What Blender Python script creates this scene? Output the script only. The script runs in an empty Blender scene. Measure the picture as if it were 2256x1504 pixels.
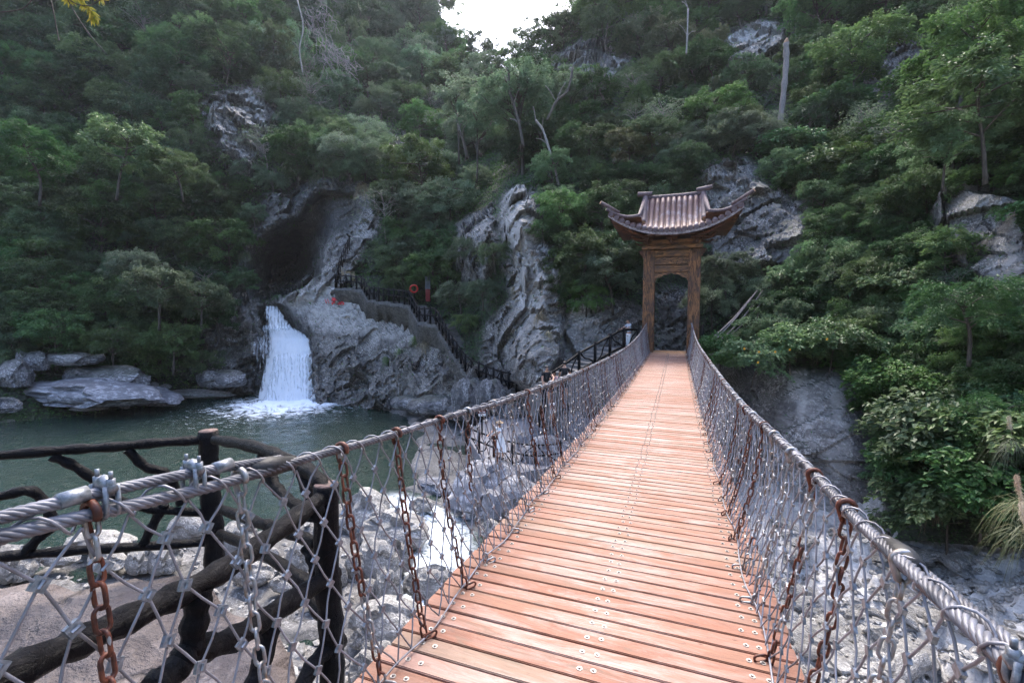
import bpy, bmesh, math, random
import numpy as np
from mathutils import Vector, Matrix
random.seed(7); RNG = np.random.default_rng(11)
SC = bpy.context.scene; COL = SC.collection

# ------------------------------------------------------------------ camera
CP, CYAW, CPITCH, FPX = np.array([.395, 0, 1.7]), math.radians(19.94), math.radians(3.7), 1003.0
cam_d = bpy.data.cameras.new('camera'); cam = bpy.data.objects.new('camera', cam_d); COL.objects.link(cam)
cam.location = CP; cam.rotation_euler = (math.radians(90) - CPITCH, 0, CYAW)
cam_d.sensor_width = 36; cam_d.lens = FPX / 2256 * 36; cam_d.clip_start = .05; cam_d.clip_end = 2000
SC.camera = cam
# ------------------------------------------------------------------ light
W = bpy.data.worlds.new('World'); SC.world = W; W.use_nodes = True
nt = W.node_tree; bg = nt.nodes['Background']; sky = nt.nodes.new('ShaderNodeTexSky')
SUN_EL, SUN_AZ = 56.0, 14.0          # azimuth measured from +Y towards -X (degrees)
sky.sky_type = 'NISHITA'; sky.sun_disc = False; sky.sun_elevation = math.radians(SUN_EL)
sky.sun_rotation = math.radians(-SUN_AZ); sky.air_density = .8; sky.dust_density = 2.5; sky.ozone_density = 1.5
nt.links.new(sky.outputs[0], bg.inputs[0]); bg.inputs[1].default_value = .14
sl = bpy.data.lights.new('sun', 'SUN'); sl.energy = 1.0; sl.angle = math.radians(24); sl.color = (1, .92, .8)
sun = bpy.data.objects.new('sun', sl); COL.objects.link(sun)
_a, _e = math.radians(SUN_AZ), math.radians(SUN_EL)
sun.rotation_euler = Vector((-math.sin(_a) * math.cos(_e), math.cos(_a) * math.cos(_e), math.sin(_e))).to_track_quat('Z', 'Y').to_euler()
SC.view_settings.view_transform = 'Standard'; SC.view_settings.look = 'None'
SC.view_settings.exposure = 2.7; SC.view_settings.gamma = 1
SC.cycles.use_denoising = True; SC.cycles.denoising_input_passes = 'RGB_ALBEDO_NORMAL'; SC.cycles.denoising_prefilter = 'NONE'; SC.cycles.max_bounces = 5; SC.cycles.diffuse_bounces = 3
SC.cycles.transparent_max_bounces = 12; SC.cycles.sample_clamp_indirect = 4

# ------------------------------------------------------------------ placing helpers
cy_, sy_, cp_, sp_ = math.cos(CYAW), math.sin(CYAW), math.cos(CPITCH), math.sin(CPITCH)
RT = np.array([cy_, sy_, 0]); FW = np.array([-sy_ * cp_, cy_ * cp_, -sp_]); UP = np.cross(RT, FW)
def ray(px, py): return FW + RT * (px - 1128) / FPX + UP * (752 - py) / FPX
def at(px, py, d): return CP + ray(px, py) * d
def atx(px, py, x): r = ray(px, py); return CP + r * ((x - CP[0]) / r[0])
def aty(px, py, y): r = ray(px, py); return CP + r * ((y - CP[1]) / r[1])
def atz(px, py, z): r = ray(px, py); return CP + r * ((z - CP[2]) / r[2])
def topx(P):
    v = np.asarray(P) - CP; d = v @ FW; return 1128 + FPX * (v @ RT) / d, 752 - FPX * (v @ UP) / d, d

# ------------------------------------------------------------------ numpy noise
_perm = RNG.integers(0, 2**31, 4096)
def _h(ix, iy, iz, k=0):
    h = (ix * 374761393 + iy * 668265263 + iz * 2147483647 + k * 974634777) & 0x7fffffff
    h = ((h ^ (h >> 13)) * 1274126177) & 0x7fffffff
    return ((h ^ (h >> 16)) & 0xffffff) / float(0xffffff)
def vnoise(P, s):
    Q = P / s; I = np.floor(Q).astype(np.int64); f = Q - I; f = f * f * (3 - 2 * f); r = 0
    for dx in (0, 1):
        for dy in (0, 1):
            for dz in (0, 1):
                w = (f[:, 0] if dx else 1 - f[:, 0]) * (f[:, 1] if dy else 1 - f[:, 1]) * (f[:, 2] if dz else 1 - f[:, 2])
                r = r + w * _h(I[:, 0] + dx, I[:, 1] + dy, I[:, 2] + dz)
    return r * 2 - 1
def fbm(P, s, o=4):
    r = 0; a = 1
    for k in range(o): r = r + a * vnoise(P + 37.1 * k, s); s *= .5; a *= .5
    return r
def ridge(P, s, o=4):
    r = 0; a = 1
    for k in range(o): r = r + a * (1 - 2 * np.abs(vnoise(P + 17.3 * k, s))); s *= .5; a *= .55
    return r
def facet(P, s, tilt=1.0, stretch=(1, 1, 1)):
    """blocky rock: every Voronoi cell carries its own height and its own tilted plane"""
    Q = P / (s * np.array(stretch)); I = np.floor(Q).astype(np.int64)
    best = np.full(len(P), 9e9); out = np.zeros(len(P))
    for dx in (-1, 0, 1):
        for dy in (-1, 0, 1):
            for dz in (-1, 0, 1):
                a, b, c = I[:, 0] + dx, I[:, 1] + dy, I[:, 2] + dz
                cx = a + .1 + .8 * _h(a, b, c, 1); cyy = b + .1 + .8 * _h(a, b, c, 2); cz = c + .1 + .8 * _h(a, b, c, 3)
                ex, ey, ez = Q[:, 0] - cx, Q[:, 1] - cyy, Q[:, 2] - cz
                d = ex * ex + ey * ey + ez * ez; m = d < best; best = np.where(m, d, best)
                v = (_h(a, b, c, 4) - .5) + tilt * (ex * (_h(a, b, c, 5) - .5) + ey * (_h(a, b, c, 6) - .5) + ez * (_h(a, b, c, 7) - .5))
                out = np.where(m, v, out)
    return out
def sstep(a, b, x): t = np.clip((x - a) / (b - a), 0, 1); return t * t * (3 - 2 * t)
def in_poly(px, py, poly):
    px = np.asarray(px, float); py = np.asarray(py, float); c = np.zeros(px.shape, bool); n = len(poly)
    for i in range(n):
        x1, y1 = poly[i]; x2, y2 = poly[(i + 1) % n]
        if y1 == y2: continue
        m = ((y1 > py) != (y2 > py)) & (px < (x2 - x1) * (py - y1) / (y2 - y1) + x1); c ^= m
    return c
def poly_sd(px, py, poly):
    """signed distance in the same units, positive inside"""
    d = np.full(np.shape(px), 9e9); n = len(poly)
    for i in range(n):
        x1, y1 = poly[i]; x2, y2 = poly[(i + 1) % n]; ex, ey = x2 - x1, y2 - y1
        t = np.clip(((px - x1) * ex + (py - y1) * ey) / (ex * ex + ey * ey + 1e-9), 0, 1)
        d = np.minimum(d, np.hypot(px - x1 - t * ex, py - y1 - t * ey))
    return np.where(in_poly(px, py, poly), d, -d)

# ------------------------------------------------------------------ object helpers
def tag(o, label=None, cat=None, group=None, kind=None):
    if label: o['label'] = label
    if cat: o['category'] = cat
    if group: o['group'] = group
    if kind: o['kind'] = kind
    return o
def empty(name, loc=(0, 0, 0), rz=0):
    o = bpy.data.objects.new(name, None); COL.objects.link(o); o.location = loc; o.rotation_euler = (0, 0, rz)
    o.empty_display_size = .2; return o
def link(name, me, mat=None, parent=None, smooth=True):
    o = bpy.data.objects.new(name, me); COL.objects.link(o)
    if mat is not None and not me.materials:
        me.materials.append(mat)
    if parent: o.parent = parent
    return o
def mesh_np(name, V, F4, smooth=True):
    """V (n,3), F4 (m,4) or (m,3)"""
    V = np.ascontiguousarray(V, np.float32); F4 = np.ascontiguousarray(F4, np.int32)
    me = bpy.data.meshes.new(name); me.vertices.add(len(V)); me.vertices.foreach_set('co', V.ravel())
    k = F4.shape[1]; me.loops.add(F4.size); me.loops.foreach_set('vertex_index', F4.ravel())
    me.polygons.add(len(F4)); me.polygons.foreach_set('loop_start', np.arange(0, F4.size, k, dtype=np.int32))
    me.polygons.foreach_set('loop_total', np.full(len(F4), k, np.int32))
    me.update(calc_edges=True)
    me.polygons.foreach_set('use_smooth', np.full(len(F4), smooth, bool)); me.validate(); return me
def set_col(me, name, vals):
    vals = np.asarray(vals, np.float32)
    if vals.ndim == 1: vals = np.stack([vals, vals, vals, np.ones_like(vals)], 1)
    a = me.color_attributes.new(name, 'FLOAT_COLOR', 'POINT'); a.data.foreach_set('color', np.ascontiguousarray(vals, np.float32).ravel())
class MB:
    def __init__(s): s.v = []; s.f = []
    def add(s, V, F):
        n = len(s.v); s.v += [tuple(map(float, p)) for p in V]; s.f += [tuple(i + n for i in f) for f in F]; return s
    def box(s, c, size, R=None, taper=(1, 1)):
        V = []
        for z in (-.5, .5):
            k = taper if z > 0 else (1, 1)
            for x, y in ((-.5, -.5), (.5, -.5), (.5, .5), (-.5, .5)):
                p = Vector((x * size[0] * k[0], y * size[1] * k[1], z * size[2]))
                if R is not None: p = R @ p
                V.append(p + Vector(c))
        return s.add(V, [(3, 2, 1, 0), (4, 5, 6, 7), (0, 1, 5, 4), (1, 2, 6, 5), (2, 3, 7, 6), (3, 0, 4, 7)])
    def tube(s, P, r, n=8, caps=True, closed=False, flat=1.0):
        P = [Vector(p) for p in P]; m = len(P); r = list(r) if hasattr(r, '__len__') else [r] * m
        V = []; nrm = None
        for i in range(m):
            if closed: t = P[(i + 1) % m] - P[i - 1]
            else: t = P[min(i + 1, m - 1)] - P[max(i - 1, 0)]
            if t.length < 1e-9: t = Vector((0, 0, 1))
            t.normalize()
            if nrm is None: nrm = t.cross(Vector((0, 0, 1)) if abs(t.z) < .9 else Vector((1, 0, 0))).normalized()
            else:
                nrm = nrm - t * nrm.dot(t)
                nrm = nrm.normalized() if nrm.length > 1e-6 else t.orthogonal().normalized()
            b = t.cross(nrm)
            for k in range(n):
                a = 2 * math.pi * k / n; V.append(P[i] + (nrm * math.cos(a) + b * (math.sin(a) * flat)) * r[i])
        F = []
        for i in range(m if closed else m - 1):
            j = (i + 1) % m
            for k in range(n): F.append((i * n + k, i * n + (k + 1) % n, j * n + (k + 1) % n, j * n + k))
        if caps and not closed: F += [tuple(range(n - 1, -1, -1)), tuple((m - 1) * n + k for k in range(n))]
        return s.add(V, F)
    def build(s, name, mat=None, parent=None, smooth=False, origin=None):
        me = bpy.data.meshes.new(name); v = s.v
        if origin is not None: v = [tuple(a - b for a, b in zip(p, origin)) for p in v]
        me.from_pydata(v, [], s.f); me.update()
        if smooth: me.polygons.foreach_set('use_smooth', [True] * len(me.polygons))
        o = link(name, me, mat, parent)
        if origin is not None: o.location = origin
        return o
def bevel(o, w, seg=2):
    m = o.modifiers.new('bevel', 'BEVEL'); m.width = w; m.segments = seg; m.limit_method = 'ANGLE'; return o
def spline(P, n=8):
    """Catmull-Rom through the points"""
    P = np.array(P, float); Q = np.vstack([2 * P[0] - P[1], P, 2 * P[-1] - P[-2]]); out = []
    for i in range(1, len(Q) - 2):
        for t in np.linspace(0, 1, n, endpoint=False):
            a, b, c, d = Q[i - 1], Q[i], Q[i + 1], Q[i + 2]
            out.append(.5 * ((2 * b) + (-a + c) * t + (2 * a - 5 * b + 4 * c - d) * t * t + (-a + 3 * b - 3 * c + d) * t ** 3))
    out.append(P[-1]); return np.array(out)

# ------------------------------------------------------------------ material helpers
class NM:
    def __init__(s, name):
        s.m = bpy.data.materials.new(name); s.m.use_nodes = True; s.t = s.m.node_tree; s.n = s.t.nodes; s.b = s.n['Principled BSDF']
        s.out = s.n['Material Output']; s.b.inputs['Specular IOR Level'].default_value = .35
    def new(s, t, **kw):
        x = s.n.new('ShaderNode' + t)
        for k, v in kw.items():
            if k in x.inputs.keys() and not hasattr(x, k): x.inputs[k].default_value = v
            else:
                try: setattr(x, k, v)
                except Exception: x.inputs[k].default_value = v
        return x
    def l(s, a, b): s.t.links.new(a, b)
    def coord(s, kind='Object', scale=(1, 1, 1), rot=(0, 0, 0)):
        c = s.new('TexCoord'); m = s.new('Mapping'); m.inputs['Scale'].default_value = scale; m.inputs['Rotation'].default_value = rot
        s.l(c.outputs[kind], m.inputs[0]); return m.outputs[0]
    def world(s, scale=(1, 1, 1), rot=(0, 0, 0)):
        c = s.new('NewGeometry'); m = s.new('Mapping'); m.inputs['Scale'].default_value = scale; m.inputs['Rotation'].default_value = rot
        s.l(c.outputs['Position'], m.inputs[0]); return m.outputs[0]
    def noise(s, v, sc=5, det=5, rough=.6, dist=0):
        x = s.new('TexNoise'); x.inputs['Scale'].default_value = sc; x.inputs['Detail'].default_value = det
        x.inputs['Roughness'].default_value = rough; x.inputs['Distortion'].default_value = dist
        if v is not None: s.l(v, x.inputs['Vector'])
        return x.outputs['Fac']
    def voro(s, v, sc=5, feat='F1', out='Distance', rand=1):
        x = s.new('TexVoronoi'); x.feature = feat; x.inputs['Scale'].default_value = sc; x.inputs['Randomness'].default_value = rand
        s.l(v, x.inputs['Vector']); return x.outputs[out]
    def ramp(s, f, stops, interp='LINEAR'):
        x = s.new('ValToRGB'); x.color_ramp.interpolation = interp; e = x.color_ramp.elements
        while len(e) < len(stops): e.new(.5)
        for k, (p, c) in enumerate(stops):
            e[k].position = p; e[k].color = (c, c, c, 1) if isinstance(c, (int, float)) else (*c, 1)
        s.l(f, x.inputs[0]); return x.outputs[0]
    def mix(s, f, a, b, mode='MIX'):
        x = s.new('Mix'); x.data_type = 'RGBA'; x.blend_type = mode
        for i, v in ((0, f), (6, a), (7, b)):
            if isinstance(v, (int, float)): x.inputs[i].default_value = v if i == 0 else (v, v, v, 1)
            elif isinstance(v, tuple): x.inputs[i].default_value = (*v, 1)
            else: s.l(v, x.inputs[i])
        return x.outputs[2]
    def math(s, op, a, b=0.0, clamp=False):
        x = s.new('Math'); x.operation = op; x.use_clamp = clamp
        for i, v in ((0, a), (1, b)):
            if isinstance(v, (int, float)): x.inputs[i].default_value = v
            else: s.l(v, x.inputs[i])
        return x.outputs[0]
    def attr(s, n): x = s.new('Attribute'); x.attribute_name = n; return x.outputs['Fac']
    def rnd(s): return s.new('ObjectInfo').outputs['Random']
    def bump(s, h, st=.5, d=.05, prev=None):
        x = s.new('Bump'); x.inputs['Strength'].default_value = st; x.inputs['Distance'].default_value = d; s.l(h, x.inputs['Height'])
        if prev is not None: s.l(prev, x.inputs['Normal'])
        return x.outputs[0]
    def fin(s, col=None, rough=None, normal=None, metal=None, spec=None):
        for k, v in (('Base Color', col), ('Roughness', rough), ('Normal', normal), ('Metallic', metal), ('Specular IOR Level', spec)):
            if v is None: continue
            if isinstance(v, (int, float)): s.b.inputs[k].default_value = v
            elif isinstance(v, tuple): s.b.inputs[k].default_value = (*v, 1)
            else: s.l(v, s.b.inputs[k])
        return s.m
M = {}
def simple(name, col, rough=.7, metal=0, var=.25, sc=20, bump=.2):
    m = NM(name); v = m.coord(); n = m.noise(v, sc, 4)
    c = m.mix(m.ramp(n, [(.3, 0.0), (.7, 1.0)]), tuple(x * (1 - var) for x in col), tuple(min(1, x * (1 + var)) for x in col))
    M[name] = m.fin(c, rough, m.bump(n, bump, .01), metal); return M[name]

# ------------------------------------------------------------------ materials
def mat_rock(name, base, dark, pale, moss=(.018, .026, .012), scale=1.0, mossy=.6, strat=(0, 0, 0), attr=True, wet=False, obj=False):
    m = NM(name); w = m.world(rot=strat); 
    if obj:
        w = m.coord('Object', rot=strat)
    n1 = m.noise(w, .35 * scale, 8, .65); n2 = m.noise(w, 2.2 * scale, 8, .7); n3 = m.noise(w, 9 * scale, 5, .7)
    c = m.mix(m.ramp(n1, [(.32, 0.0), (.68, 1.0)]), dark, base)
    c = m.mix(m.ramp(n2, [(.42, 0.0), (.66, .75)]), c, pale)
    # bedding streaks
    mp = m.new('Mapping'); mp.inputs['Scale'].default_value = (.5, .5, 5); mp.inputs['Rotation'].default_value = (.5, .4, 0); m.l(w, mp.inputs[0])
    n4 = m.noise(mp.outputs[0], 1.3 * scale, 6, .7, .15)
    c = m.mix(m.ramp(n4, [(.36, .55), (.5, 0.0)]), c, tuple(x * .6 for x in dark))
    # lichen spots
    li = m.math('MULTIPLY', m.ramp(n3, [(.5, 0.0), (.58, 1.0)]), m.ramp(m.noise(w, .8 * scale, 4), [(.42, 0.0), (.56, .9)]))
    c = m.mix(li, c, tuple(min(1, x * 1.5) for x in pale))
    # joints
    tn = m.new('TexNoise'); tn.inputs['Scale'].default_value = .7 * scale; tn.inputs['Detail'].default_value = 5; m.l(w, tn.inputs['Vector'])
    wd = m.new('VectorMath'); wd.operation = 'MULTIPLY_ADD'; m.l(tn.outputs['Color'], wd.inputs[0]); wd.inputs[1].default_value = (2.2 / scale,) * 3; m.l(w, wd.inputs[2])
    mc_ = m.new('Mapping'); mc_.inputs['Scale'].default_value = (1, 1, 2.2); mc_.inputs['Rotation'].default_value = (.5, .5, 0); m.l(wd.outputs[0], mc_.inputs[0])
    cr0 = m.voro(mc_.outputs[0], .45 * scale, 'DISTANCE_TO_EDGE'); cr = m.math('ADD', cr0, m.ramp(n1, [(.45, .12), (.55, 0.0)]))
    c = m.mix(m.ramp(cr, [(0, .8), (.022, 0.0)]), c, tuple(x * .25 for x in dark))
    if attr:
        pa = m.attr('pale'); pn = m.math('MULTIPLY', pa, m.ramp(n2, [(.3, .45), (.6, 1.0)]), True); c = m.mix(pn, c, tuple(min(.8, x * 1.45) for x in pale))
        da = m.attr('dirt_shade'); c = m.mix(m.math('MULTIPLY', da, m.ramp(n2, [(.35, .6), (.65, 1.0)]), True), c, (.022, .022, .024))
    g = m.new('NewGeometry'); sx = m.new('SeparateXYZ'); m.l(g.outputs['Normal'], sx.inputs[0])
    up = m.math('ADD', sx.outputs[2], m.math('MULTIPLY', m.math('SUBTRACT', n2, .5), 1.6))
    mo = m.math('MULTIPLY', m.ramp(up, [(.55, 0.0), (.85, 1.0)]), mossy)
    if attr: mo = m.math('MAXIMUM', mo, m.attr('soil'), True)
    mc = m.mix(m.ramp(n3, [(.4, 0.0), (.6, 1.0)]), moss, tuple(x * 1.9 for x in moss)); c = m.mix(mo, c, mc)
    vb = m.new('TexVoronoi'); vb.inputs['Scale'].default_value = 1.5 * scale; m.l(mc_.outputs[0], vb.inputs['Vector']); vs = m.new('SeparateColor'); m.l(vb.outputs['Color'], vs.inputs[0])
    c = m.mix(m.ramp(vs.outputs[1], [(.0, .35), (.6, 0.0)]), c, tuple(x * .6 for x in dark))
    b = m.bump(vs.outputs[0], .55, .22 / scale); b = m.bump(n1, .35, .25, b); b = m.bump(n2, .8, .16 / scale, b); b = m.bump(m.ramp(cr, [(0, 0.0), (.035, 1.0)]), .5, .08 / scale, b); b = m.bump(n4, .5, .08 / scale, b); b = m.bump(n3, .6, .03 / scale, b)
    return m.fin(c, .38 if wet else m.ramp(n2, [(.3, .85), (.7, .6)]), b)
M['cliff'] = mat_rock('cliff_rock', (.165, .147, .138), (.058, .053, .054), (.34, .32, .31))
M['boulder'] = mat_rock('boulder_rock', (.29, .275, .265), (.14, .135, .13), (.4, .385, .37), scale=1.6, mossy=.12, attr=False, obj=True)
M['greyboulder'] = mat_rock('grey_boulder_rock', (.2, .2, .22), (.10, .10, .12), (.33, .33, .36), scale=.9, mossy=.1, attr=False, obj=True)
M['darkboulder'] = mat_rock('dark_boulder_rock', (.14, .135, .14), (.05, .05, .055), (.3, .29, .3), scale=1.2, mossy=.55, attr=False, obj=True)
M['bed'] = mat_rock('stream_bed_rock', (.3, .285, .28), (.14, .135, .135), (.48, .465, .46), scale=1.3, mossy=.05, attr=True)
M['slab'] = mat_rock('slab_rock', (.13, .105, .10), (.075, .06, .058), (.18, .155, .15), scale=.8, mossy=.0, attr=False)
def mat_leaf(name, a, b, c, trans=.35, rough=.5):
    m = NM(name); r = m.rnd(); v = m.attr('rnd')
    col = m.mix(m.ramp(v, [(.1, 0.0), (.9, 1.0)]), a, b)
    col = m.mix(m.ramp(m.math('MULTIPLY', v, 1.0), [(.93, 0.0), (.97, .7)]), col, c)
    hs = m.new('HueSaturation'); m.l(col, hs.inputs['Color'])
    m.l(m.math('ADD', .472, m.math('MULTIPLY', r, .055)), hs.inputs['Hue'])
    m.l(m.math('ADD', .65, m.math('MULTIPLY', m.math('FRACT', m.math('MULTIPLY', r, 7.3)), .8)), hs.inputs['Value'])
    m.l(m.math('ADD', .75, m.math('MULTIPLY', m.math('FRACT', m.math('MULTIPLY', r, 13.7)), .35)), hs.inputs['Saturation'])
    m.fin(hs.outputs[0], rough + .08, spec=.3)
    t = m.new('BsdfTranslucent'); m.l(hs.outputs[0], t.inputs[0]); x = m.new('MixShader'); x.inputs[0].default_value = trans
    m.l(m.b.outputs[0], x.inputs[1]); m.l(t.outputs[0], x.inputs[2]); m.l(x.outputs[0], m.out.inputs[0]); return m.m
M['leaf'] = mat_leaf('leaf_green', (.042, .085, .034), (.095, .165, .055), (.15, .21, .075))
M['leaf_light'] = mat_leaf('leaf_light_green', (.07, .135, .05), (.13, .21, .075), (.2, .26, .09))
M['leaf_grey'] = mat_leaf('leaf_grey_green', (.085, .14, .08), (.15, .21, .12), (.2, .25, .14))
M['leaf_broad'] = mat_leaf('leaf_broad_green', (.05, .11, .04), (.11, .2, .062), (.14, .19, .05), rough=.38)
M['leaf_yellow'] = mat_leaf('leaf_yellow_green', (.2, .24, .03), (.3, .3, .04), (.35, .33, .07))
M['leaf_dry'] = mat_leaf('leaf_dry_olive', (.075, .095, .045), (.13, .15, .07), (.19, .16, .08))
M['straw'] = mat_leaf('straw_blade', (.14, .13, .07), (.26, .22, .13), (.3, .24, .15), .25)
M['plume'] = mat_leaf('plume_fluff', (.4, .32, .22), (.5, .42, .3), (.55, .48, .36), .3)
def mat_bark(name, a, b, sc=1):
    m = NM(name); v = m.coord('Object', (6 * sc, 6 * sc, 1.2 * sc)); n = m.noise(v, 4, 6, .7, .4); c = m.mix(m.ramp(n, [(.35, 0.0), (.65, 1.0)]), a, b)
    M[name] = m.fin(c, .85, m.bump(n, .8, .02)); return M[name]
mat_bark('bark', (.035, .028, .024), (.11, .09, .075)); mat_bark('bark_pale', (.14, .12, .11), (.3, .27, .25)); mat_bark('bark_dead', (.14, .12, .115), (.28, .24, .23))
def mat_plank():
    m = NM('plank_wood'); r = m.math('FRACT', m.math('ADD', m.rnd(), m.new('NewGeometry').outputs['Random Per Island']))
    o = m.new('ObjectInfo'); w = m.world((1.1, 9, 9)); 
    g = m.noise(w, 3.2, 7, .7, 1.2); n = m.noise(m.world(), 2.6, 5, .6); f = m.noise(m.world((1, 1, 1)), 24, 4, .7)
    c = m.mix(m.ramp(g, [(.3, 0.0), (.7, 1.0)]), (.145, .062, .038), (.25, .118, .076))
    tone = m.ramp(r, [(0, (.95, .86, .82)), (.25, (1.1, 1, .98)), (.5, (.88, .9, .88)), (.75, (1.12, 1.06, 1.08)), (1, (.95, 1.0, .95))])
    c = m.mix(1.0, c, tone, 'MULTIPLY')
    # some planks have lost their stain
    c = m.mix(m.ramp(m.math('FRACT', m.math('MULTIPLY', r, 11.3)), [(.82, 0.0), (.86, .6)]), c, (.2, .145, .105))
    # worn, bleached patches drawn out along the grain
    wn = m.noise(m.world((1.0, 5.5, 1)), 1.25, 8, .75, .6); wf = m.noise(m.world((2.5, 60, 1)), 2.5, 5, .8)
    worn = m.math('MULTIPLY', m.ramp(wn, [(.45, 0.0), (.6, 1.0)]), m.ramp(wf, [(.4, .15), (.6, .95)]), True)
    sx = m.new('SeparateXYZ'); m.l(m.world(), sx.inputs[0])
    mid = m.math('SUBTRACT', 1.0, m.math('MULTIPLY', m.math('ABSOLUTE', sx.outputs[0]), .85), True)
    c = m.mix(m.math('MULTIPLY', worn, m.math('MULTIPLY', mid, .75)), c, (.42, .345, .32))
    c = m.mix(m.math('MULTIPLY', m.ramp(m.math('FRACT', m.math('MULTIPLY', r, 5.7)), [(.45, 0.0), (.85, .5)]), m.ramp(wn, [(.4, .05), (.56, .9)])), c, (.38, .29, .26))
    # dark damp stains, knots
    ds = m.noise(m.world((1, 3, 1)), 2.1, 5, .6, 1.5); c = m.mix(m.ramp(ds, [(.58, 0.0), (.7, .7)]), c, (.12, .085, .06))
    rs = m.voro(m.world((1, 1, 0)), 3.1, 'F1'); c = m.mix(m.math('MULTIPLY', m.ramp(rs, [(.05, .8), (.2, 0.0)]), m.ramp(n, [(.45, 0.0), (.6, .7)])), c, (.2, .06, .025)); sp = m.noise(m.world((1, 2.5, 1)), 9, 6, .8); c = m.mix(m.ramp(sp, [(.56, 0.0), (.66, .5)]), c, (.11, .06, .045)); kn = m.voro(m.world((1.6, 5, 1)), 2.1, 'F1'); c = m.mix(m.ramp(kn, [(.035, .8), (.06, 0.0)]), c, (.08, .035, .022))
    M['plank'] = m.fin(c, m.ramp(g, [(.3, .55), (.7, .72)]), m.bump(f, .25, .004, m.bump(g, .5, .006)), spec=.35)
mat_plank()
def mat_gatewood(name, a, b, c3, axis):
    m = NM(name); s = {'z': (3.4, 3.4, .5), 'x': (.5, 3.4, 3.4)}[axis]; v = m.coord('Object', s)
    g = m.noise(v, 1.3, 7, .62, 1.6)
    wv = m.math('FRACT', m.math('MULTIPLY', g, 6.0)); rings = m.ramp(wv, [(0, 0.0), (.25, .25), (.6, 1.0), (.9, .5), (1, 0.0)])
    c = m.mix(rings, a, b); c = m.mix(m.ramp(m.noise(m.coord('Object'), 1.7, 5), [(.45, 0.0), (.65, .8)]), c, c3)
    M[name] = m.fin(c, .55, m.bump(rings, .5, .012))
mat_gatewood('gate_wood_upright', (.012, .008, .008), (.3, .135, .055), (.05, .03, .03), 'z')
mat_gatewood('gate_wood_flat', (.014, .009, .008), (.34, .16, .065), (.07, .045, .04), 'x')
mat_gatewood('gate_wood_dark', (.03, .014, .01), (.17, .065, .03), (.05, .022, .014), 'x')
def mat_tile():
    m = NM('roof_log_bark'); w = m.world((5, 1, 1)); g = m.noise(m.world((9, 1.3, 1.3)), 1.6, 7, .7, 1); n = m.noise(m.world(), 1.8, 6)
    c = m.mix(m.ramp(g, [(.3, 0.0), (.7, 1.0)]), (.07, .036, .032), (.2, .105, .095)); c = m.mix(m.ramp(n, [(.5, 0.0), (.72, .8)]), c, (.3, .27, .31))
    k = m.voro(m.world((1, 1, 1)), 2.3); c = m.mix(m.ramp(k, [(.07, .9), (.11, 0.0)]), c, (.045, .03, .03))
    M['tile'] = m.fin(c, .6, m.bump(g, .6, .02))
    m = NM('roof_log_grey'); g = m.noise(m.world((2, 2, 2)), 4, 7, .7, 1); c = m.mix(m.ramp(g, [(.3, 0.0), (.7, 1.0)]), (.05, .035, .035), (.17, .12, .13)); M['rooflog'] = m.fin(c, .7, m.bump(g, .8, .03))
mat_tile()
simple('logend', (.3, .17, .1), .8); simple('eave_pale', (.24, .2, .2), .8, 0, .7, 9, .4); simple('galvanised', (.19, .2, .22), .42, .5, .45, 60); simple('steel_bolt', (.3, .28, .27), .4, .8, .4, 90)
simple('tape', (.012, .012, .014), .6, 0, .3, 30, .4)
def mat_chain():
    m = NM('chain_steel'); r = m.rnd(); n = m.noise(m.world(), 28, 4)
    rust = m.mix(m.ramp(n, [(.4, 0.0), (.65, 1.0)]), (.045, .014, .009), (.15, .042, .02)); grey = m.mix(m.ramp(n, [(.45, 0.0), (.7, 1.0)]), (.3, .31, .33), (.22, .15, .1))
    k = m.math('GREATER_THAN', m.math('ADD', r, m.math('MULTIPLY', m.math('SUBTRACT', m.noise(m.world(), 2.2, 1), .5), 1.2)), .52)
    c = m.mix(k, rust, grey); M['chain'] = m.fin(c, .5, m.bump(n, .4, .004), m.math('MULTIPLY', k, .7))
    m = NM('net_wire'); n = m.noise(m.world(), 6, 4); c = m.mix(m.ramp(n, [(.45, 0.0), (.72, .8)]), (.23, .23, .26), (.10, .075, .06)); M['wire'] = m.fin(c, .5, None, .3)
    m = NM('cable_steel'); n = m.noise(m.world(), 5, 5); c = m.mix(m.ramp(n, [(.4, 0.0), (.65, 1.0)]), (.06, .06, .07), (.17, .17, .195)); M['cable'] = m.fin(c, .5, m.bump(m.noise(m.world(), 90, 3), .3, .002), .2)
mat_chain()
def mat_fakewood():
    m = NM('dark_branch'); v = m.coord('Object', (1, 1, 1)); g = m.noise(m.coord('Object', (5, 5, 5)), 2.4, 8, .7, 1.5); n = m.noise(v, 60, 3)
    c = m.mix(m.ramp(g, [(.35, 0.0), (.7, 1.0)]), (.002, .002, .003), (.007, .006, .008)); M['branch'] = m.fin(c, m.ramp(g, [(.3, .3), (.7, .55)]), m.bump(n, .25, .004, m.bump(g, .9, .03)), spec=.13)
    m = NM('branch_cut'); g = m.noise(m.coord(), 30, 5); c = m.mix(m.ramp(g, [(.35, 0.0), (.7, 1.0)]), (.05, .032, .028), (.2, .13, .115)); M['branchcut'] = m.fin(c, .8, m.bump(g, .6, .01))
mat_fakewood()
M['stonewall'] = mat_rock('wall_masonry', (.09, .08, .07), (.035, .032, .03), (.17, .155, .14), scale=2.6, mossy=.5, attr=False); simple('paving', (.19, .185, .2), .8, 0, .2, 2, .3); simple('step_stone', (.12, .115, .115), .85, 0, .4, 4, .4); simple('step_yellow', (.26, .2, .13), .85, 0, .3, 3)
simple('skin', (.42, .24, .17), .55, 0, .08, 5, .05); simple('hair', (.012, .01, .01), .5, 0, .2, 40); simple('cloth_black', (.012, .012, .014), .85, 0, .3, 9); simple('cloth_white', (.72, .73, .76), .85, 0, .06, 5)
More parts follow.
